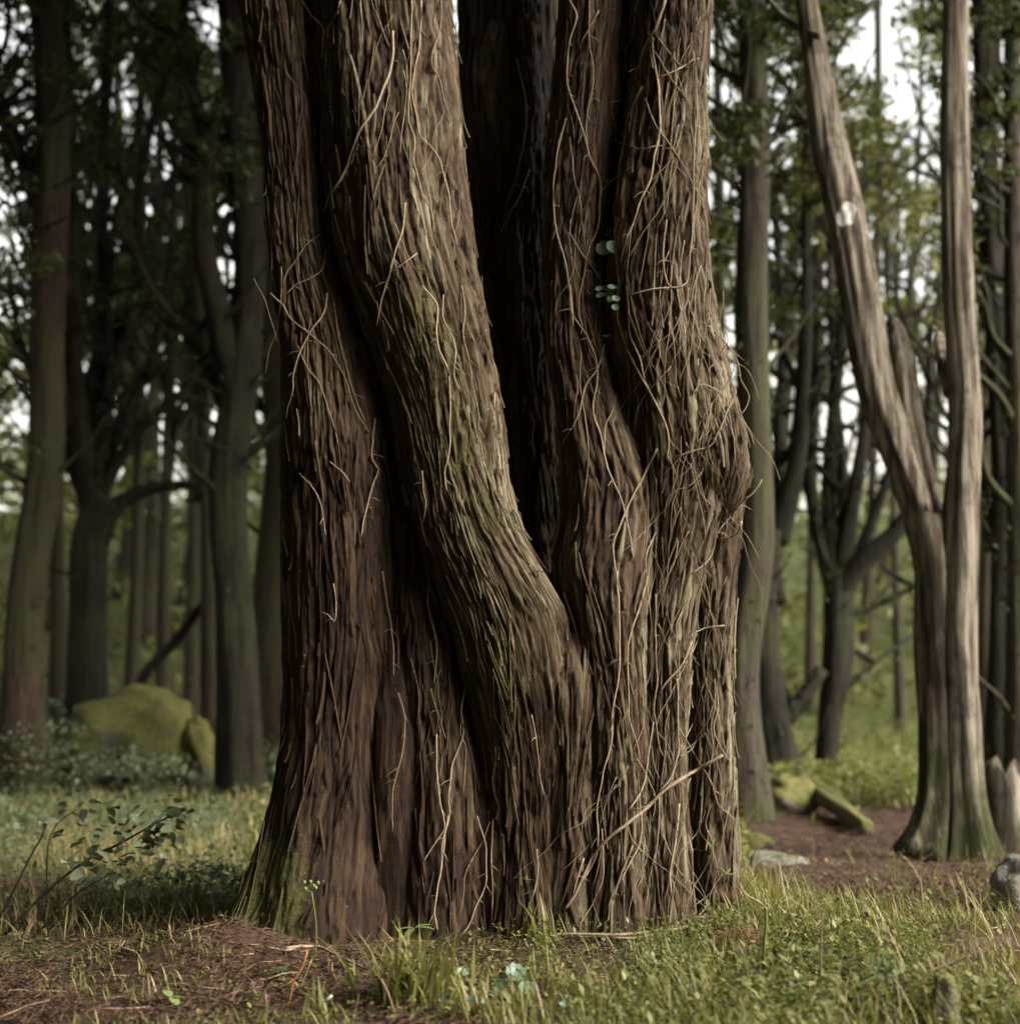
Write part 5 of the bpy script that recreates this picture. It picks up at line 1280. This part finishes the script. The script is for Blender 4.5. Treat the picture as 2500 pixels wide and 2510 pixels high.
seedling('small dark-leaved ivy sprig on the needles under the smooth outer stem', 690, 2400, 20, [(170, .4, 18, 12), (60, .6, 16, 12), (0, .0, 20, 13), (230, .0, 18, 12), (300, -.3, 16, 12)], 'ivy', 'ivy_sprig')
seedling('dark ivy leaves trailing left of the yellow grass clump', 940, 2400, 18, [(200, .2, 30, 16), (20, .35, 32, 16), (300, 0, 26, 15), (120, .3, 24, 14)], 'ivy', 'ivy_sprig')
seedling('dark ivy sprig at the picture bottom between the brown cones', 905, 2500, 16, [(180, .2, 26, 16), (0, .2, 26, 16), (270, .1, 24, 14)], 'ivy', 'ivy_sprig')
seedling('grey-green whorled sprig leaning over the needles by the yellow seedling', 1050, 2345, 26, [(0, .2, 30, 8), (60, .5, 28, 8), (120, .5, 28, 8), (180, .2, 30, 8), (240, .1, 28, 8), (300, .1, 28, 8)], 'blue', 'whorled_sprig')
seedling('grey-green whorled sprig on the level stem at the foot of the tree', 1600, 2225, 14, [(180, .3, 26, 8), (20, .3, 34, 9), (60, .6, 22, 7), (230, .0, 22, 7)], 'blue', 'whorled_sprig')
seedling('leafy sprig with teal leaves among grass under the level stem', 1475, 2270, 18, [(0, .2, 26, 14), (90, .4, 24, 13), (180, .2, 26, 14), (270, .0, 24, 13), (40, .6, 20, 12)], 'penny', 'leafy_sprig')
seedling('yellow-green broad leaf pair below the tangled roots', 1620, 2350, 26, [(10, .2, 50, 26), (190, .4, 36, 20)], 'bright', 'leafy_sprig')
seedling('broad yellow leaf trio low on the corner side of the grass', 1760, 2440, 16, [(200, .3, 46, 24), (20, .3, 44, 24), (80, .6, 34, 18)], 'bright', 'leafy_sprig')
seedling('tall single grass-like leaf standing under the tangled roots', 1690, 2370, 10, [(62, 1.15, 95, 12)], 'grass', 'blade_leaf')
seedling('dark two-lobed ivy leaves in the shadow of the lower fold', 1712, 2092, 8, [(170, .2, 34, 24), (10, -.1, 32, 22)], 'ivy', 'ivy_sprig', on=True)
seedling('three small ivy leaves deep in the foot of the cleft', 1315, 1412, 10, [(180, .2, 18, 12), (20, .1, 18, 12), (90, .6, 14, 10)], 'ivy', 'ivy_sprig', on=True)

# umbel on a bare stalk
b = GP(773, 2352); root = thing('umbel_plant', 'single bare stalk with a small umbel of round buds before the smooth stem', 'plant', b); k = b[1] / FPX
tip = np.array([-.009, -.01, 158 * k]); add_stem(root, 'stem', [np.array([0, 0, -.01]), np.array([.001, -.004, 70 * k]), tip], .0019)
for dx, dz in ((-17, 22), (-2, 24), (15, 20), (-14, 8), (10, 9), (5, 14)):
    e = tip + np.array([dx * k, random.uniform(-.008, .008), dz * k])
    bud = add_stem(root, 'stem', [tip, .5 * (tip + e) + [0, 0, -.002], e], .0008, 'ray')
    g = Geo(); th = np.linspace(0, np.pi, 6); pr = np.stack([e[0] + 0 * th, e[1] + 0 * th, e[2] + .0042 * np.cos(th)], -1); v, f = tube(pr, .0036 * np.sin(th) + 1e-4, 8); g.add(v, f, .8)
    link('bud', g.mesh('bud', M['bright']), bud)

# grass tufts that stand out
def tuft(label, px, py, n, L0, L1, spread, w, seed, tint=(.5, .2), mat='grass'):
    b = GP(px, py); r = np.random.default_rng(seed); g = Geo(); x = b[0] + r.normal(0, spread, n); y = b[1] + r.normal(0, spread * .7, n)
    blades(g, x, y, gz(x, y), r, L0, L1, w, .9, .75, tint)
    o = link('grass_tuft', g.mesh('grass_tuft', M[mat], True, b), None, label, 'grass tuft'); o.location = b
tuft('tall yellow-green grass clump arching over the needles in the foreground', 1020, 2470, 130, .08, .19, .04, .0062, 1, (.55, .2))
tuft('sparse grass tuft beside the vine rooting under the brown rib', 1325, 2320, 34, .05, .13, .03, .005, 2, (.45, .15))
tuft('low dense tuft of fine grass at the bottom under the level stem', 1500, 2500, 130, .04, .10, .06, .0042, 3, (.35, .15))
tuft('wiry grass tuft at the bottom edge below the pennyworts', 1180, 2505, 30, .05, .11, .03, .005, 4, (.6, .2))
tuft('grass tuft at the bottom below the tangled roots', 1720, 2500, 90, .05, .11, .05, .004, 5, (.4, .15))
tuft('few thin blades sprouting by the rust-red stalks', 770, 2515, 16, .05, .10, .02, .005, 6, (.4, .1))
tuft('pale tuft of long grass at the mossy root of the smooth stem', 470, 2250, 60, .06, .16, .05, .004, 7, (.7, .15))
tuft('grassy clump where the bare soil meets the boulder-side growth', 230, 2250, 60, .06, .15, .06, .005, 8, (.55, .2))

# dead stalks, roots, cones
def stalk(label, pts, r0, mat, name='dead_stalk', cat='stalk', lift=.01, air=None):
    w = []
    for q, (px, py) in enumerate(pts):
        c = GP(px, py)
        if air: d0 = GP(*air)[1]; c = np.array(P(px, py, d0))
        w.append(list(c + [0, -.0, lift if not air else 0]))
    q = resample(np.array(w), .012); kk = np.arange(len(q)); q[:, 0] += .004 * fbm(kk * .3, kk * 0, len(label), 3); q[:, 2] += .004 * fbm(kk * .3 + 9, kk * 0, len(label), 3)
    g = Geo(); v, f = tube(q, np.linspace(r0, r0 * .6, len(q)), 6); g.add(v, f, .6); o = link(name, g.mesh(name, M[mat], True, q[0]), None, label, cat); o.location = q[0]
stalk('rust-red forked stalk standing before the smooth outer stem', [(752, 2332), (740, 2370), (722, 2400), (712, 2450), (700, 2505)], .0022, 'rust', air=(712, 2470))
stalk('short rust-red side stalk slanting left of the forked one', [(722, 2400), (700, 2416), (688, 2424)], .0018, 'rust', air=(700, 2440))
stalk('pale straight dead stalk leaning by the rust-red one', [(764, 2355), (745, 2400), (726, 2450)], .0018, 'twig', air=(740, 2440))
stalk('thin pale stalk standing in the soil before the umbel', [(650, 2440), (655, 2480), (660, 2510)], .0015, 'twig', air=(655, 2505))
stalk('long pale root twig creeping over the needles from the umbel', [(700, 2345), (770, 2340), (820, 2360), (860, 2378), (900, 2395), (950, 2410)], .0035, 'vine', 'root', 'root', .016)
stalk('forked root twig below the long creeping one', [(850, 2375), (870, 2395), (892, 2418)], .0022, 'vine', 'root', 'root', .012)
stalk('root twig creeping from the soil heap towards the umbel', [(655, 2345), (700, 2350), (740, 2338), (775, 2342)], .0028, 'vine', 'root', 'root', .016)
stalk('two-pronged pale twig hanging over the needle bank', [(812, 2372), (818, 2405), (830, 2430)], .002, 'twig', 'dead_stalk', 'stalk', .012)
stalk('long pale level stem lying along the foot of the lower ribs', [(1317, 2237), (1414, 2233), (1502, 2231), (1590, 2228), (1656, 2230), (1726, 2233), (1790, 2250), (1850, 2285)], .0042, 'vine', 'creeping_stem', 'vine', .02)
stalk('second pale stem crossing under the long level one', [(1420, 2262), (1480, 2245), (1560, 2238), (1620, 2226)], .0028, 'vine', 'creeping_stem', 'vine', .016)
stalk('arched dead twig over the hollow under the level stem', [(1490, 2262), (1520, 2262), (1560, 2290), (1590, 2325)], .003, 'vine', 'dead_stalk', 'stalk', .014)
stalk('bent dead grass stalk right of the tall clump', [(1080, 2380), (1110, 2395), (1130, 2430), (1140, 2470)], .0016, 'twig', lift=.02)
stalk('long dead stalk leaning across the grass clump', [(935, 2400), (955, 2450), (975, 2505)], .0017, 'twig', air=(960, 2500))
stalk('bleached crooked twig standing in the grass by the cupped leaf', [(1378, 2360), (1370, 2390), (1350, 2415), (1345, 2440)], .0024, 'twig', air=(1350, 2440))
stalk('dry brown stalk with a bare tip beside the yellow grass patch', [(1870, 2400), (1872, 2330), (1878, 2240), (1872, 2205)], .0035, 'stem', air=(1870, 2400))
stalk('green jointed side shoot reaching from the dry stalk to the tree', [(1880, 2230), (1850, 2205), (1825, 2190), (1812, 2165)], .0025, 'vine', air=(1870, 2400))
stalk('thin arched straw over the yellow-green cover', [(1935, 2290), (1960, 2250), (2000, 2222), (2040, 2212)], .0016, 'twig', air=(1935, 2300))
stalk('thin upright brown stem in the middle of the yellow-green cover', [(2010, 2480), (2014, 2350), (2016, 2240)], .0016, 'twig', air=(2012, 2480))
stalk('dead twig with forked tip on the litter by the mossy root', [(415, 2268), (425, 2310), (440, 2325)], .0018, 'twig', air=(430, 2330))


def cone(label, px, py, rp):
    c = GP(px, py); R = rp / FPX * c[1]; g = Geo(); th = np.linspace(0, np.pi, 9)
    pr = np.stack([0 * th, 0 * th, R * (1 - np.cos(th))], -1) + [0, 0, 0]; v, f = tube(pr, R * np.sin(th) * (1 + .12 * np.sin(th * 9)) + 1e-4, 12, rough=.2); g.add(v, f, .6)
    o = link('seed_cone', g.mesh('seed_cone', M['cone']), None, label, 'cone'); o.location = c + [0, 0, -.003]
cone('small round brown cone against the foot of the seam', 950, 2304, 8)
cone('reddish cone on the needles below the seam', 963, 2340, 8)
cone('brown cone at the bottom beside the dark ivy sprig', 903, 2475, 9)
g = Geo(); c = GP(800, 2478); v, f = tube(np.array([c + [-.006, 0, .012], c + [.003, 0, .02], c + [.010, 0, .026]]), .0028, 5); g.add(v, f, .8)
o = link('white_chip', g.mesh('white_chip', M['scar'], True, c), None, 'tiny white chip lying on the needles', 'chip'); o.location = c


# brambles on the boulder side
def bramble(label, pts, base, r0, sprays, seed):
    d0 = GP(*base)[1]; r = np.random.default_rng(seed); b = GP(*base); root = thing('bramble', label, 'bramble', b)
    w = np.array([np.array(P(px, py, d0 + .0)) for px, py in pts]); w[0] = b
    q = resample(w, .03); g = Geo(); v, f = tube(q, np.linspace(r0, r0 * .45, len(q)), 7); g.add(v - b, f, .4); link('cane', g.mesh('cane', M['dark']), root)
    for (px, py, n, sp) in sprays:
        c = np.array(P(px, py, d0))
        for _ in range(n):
            o = c + r.normal(0, sp, 3); L = r.uniform(.02, .04)
            add_leaf(root, 'blue', L, L * .7, r.uniform(0, 6.28), r.normal(.1, .5), r.normal(0, .5), o - b, float(r.uniform(.05, 1)))
bramble('bare bramble cane arching up to a small dark leaf cluster', [(-20, 2290), (40, 2170), (80, 2090), (108, 2040), (112, 2025)], (-20, 2290), .0045, [(108, 2020, 14, .022)], 1)
bramble('long bramble cane slanting to a broad leafy spray', [(5, 2300), (100, 2200), (220, 2105), (300, 2065), (380, 2020), (450, 1985)], (5, 2300), .0045,
        [(240, 2100, 14, .03), (300, 2080, 22, .035), (370, 2035, 22, .03), (410, 2010, 18, .03), (285, 2030, 12, .03), (400, 2075, 14, .03), (440, 1995, 8, .02)], 2)
bramble('low bramble cane with few leaves under the leafy spray', [(80, 2300), (150, 2230), (190, 2190), (260, 2150)], (80, 2300), .0035, [(170, 2120, 8, .02), (265, 2150, 10, .025)], 3)
bramble('thin bramble cane tipped with a teal leaf pair above the leaf cluster', [(112, 2040), (150, 2010), (190, 1985)], (112, 2240), .0025, [(190, 1980, 8, .02), (220, 1990, 6, .02)], 4)

def bush(name, label, px, py, d, rx, ry, n, mat, leaf, seed):
    r = np.random.default_rng(seed); c = np.array(P(px, py, d)); b = np.array([c[0], d, float(gz(c[0], d))]); root = thing(name, label, 'bush', b)
    g = Geo(); th = r.uniform(0, 2 * np.pi, n); rr = np.sqrt(r.random(n))
    C = np.stack([c[0] + rx / FPX * d * rr * np.cos(th), d + r.uniform(-.25, .25, n), c[2] + ry / FPX * d * rr * np.sin(th)], -1); C[:, 2] = np.maximum(C[:, 2], b[2] + .03)
    leaf_cloud(g, C - b, np.full(n, .13), 26, leaf, r); link('foliage', g.mesh('foliage', M[mat], False), root)
    g = Geo()
    for _ in range(6):
        e = C[r.integers(n)] - b; v, f = tube(np.array([[e[0] * .2, 0, -.03], e * .6, e]), .007, 5); g.add(v, f)
    link('stems', g.mesh('stems', M['dark']), root)
bush('bush', 'low dark-leaved bush in front of the mossy boulder', 335, 1880, 8.2, 120, 30, 40, 'blue', .035, 1)
bush('bush', 'blue-green bush below the reddish trunk at the picture edge', 60, 1760, 9.6, 120, 60, 45, 'blue', .06, 2)
bush('bush', 'small dark bush at the foot of the reddish half-hidden trunk', 665, 1880, 9.0, 40, 60, 16, 'blue', .05, 3)
bush('bush', 'dark low bush between the crooked tree and the pale forked tree', 2130, 1950, 9.6, 130, 40, 40, 'blue', .06, 4)
bush('bush', 'dark mound of leaves behind the pale forked tree in the clearing', 2250, 1905, 11.0, 70, 30, 24, 'blue', .06, 5)
bush('bush', 'pale green bush glowing at the back of the clearing', 2160, 1870, 15.0, 160, 40, 40, 'cover', .10, 6)


def frond(label, base, pts, mat, n, L, seed, name='fern', stem_mat='stem'):
    b = GP(*base); d0 = b[1]; root = thing(name, label, 'fern', b); w = np.array([np.array(P(px, py, d0)) for px, py in pts]); w[0] = b
    q = resample(w, .012); add = q - b; r = np.random.default_rng(seed)
    g = Geo(); v, f = tube(add, np.linspace(.002, .0007, len(add)), 5); g.add(v, f); link('rachis', g.mesh('rachis', M[stem_mat]), root)
    tan = np.gradient(add, axis=0); tan /= np.linalg.norm(tan, axis=1, keepdims=True)
    for i in np.linspace(len(add) * .25, len(add) - 2, n).astype(int):
        t = i / len(add); l = L * math.sin(math.pi * min(1, .25 + .75 * t)) ** .7 + .006
        for s in (-1, 1):
            side = np.cross(tan[i], [0, -1, .5]); side /= np.linalg.norm(side); d = side * s + tan[i] * .5
            add_leaf(root, mat, l, l * .17, math.atan2(d[1], d[0]), math.asin(max(-1, min(1, d[2] / np.linalg.norm(d)))), r.normal(0, .3), add[i], float(r.uniform(.2, .9)), .3, .1, 'pinna')
frond('blue-green young fern frond in the yellow-green cover', (2190, 2480), [(2190, 2480), (2170, 2420), (2145, 2390), (2120, 2370)], 'fernleaf', 30, .042, 1)
frond('small teal fern frond beside the stalk with the bare tip', (1985, 2400), [(1985, 2400), (1960, 2350), (1930, 2320), (1915, 2300)], 'fernleaf', 22, .026, 2)
frond('second teal fern frond leaning towards the middle of the cover', (2085, 2420), [(2085, 2420), (2065, 2360), (2060, 2310)], 'fernleaf', 22, .026, 3)
frond('dead brown bracken frond bent over a mossy post in the corner', (2275, 2500), [(2275, 2500), (2272, 2390), (2320, 2365), (2400, 2330), (2480, 2300)], 'dead', 34, .020, 4, 'bracken', 'twig')
frond('dead brown bracken frond lying low in the corner', (2330, 2370), [(2325, 2368), (2380, 2400), (2440, 2440), (2500, 2460)], 'dead', 34, .020, 5, 'bracken', 'twig')
p = GP(2310, 2530); g = Geo(); q = np.array([p + [0, 0, -.03], p + [.003, 0, .05], p + [.006, .0, .075], p + [.004, 0, .088]]); v, f = tube(resample(q, .012), np.linspace(.038, .016, len(resample(q, .012))), 18, True, .55, 2); g.add(v, f)
o = link('mossy_post', g.mesh('mossy_post', M['mossy'], True, p), None, 'short mossy stump under the dead bracken in the corner', 'stump'); o.location = p
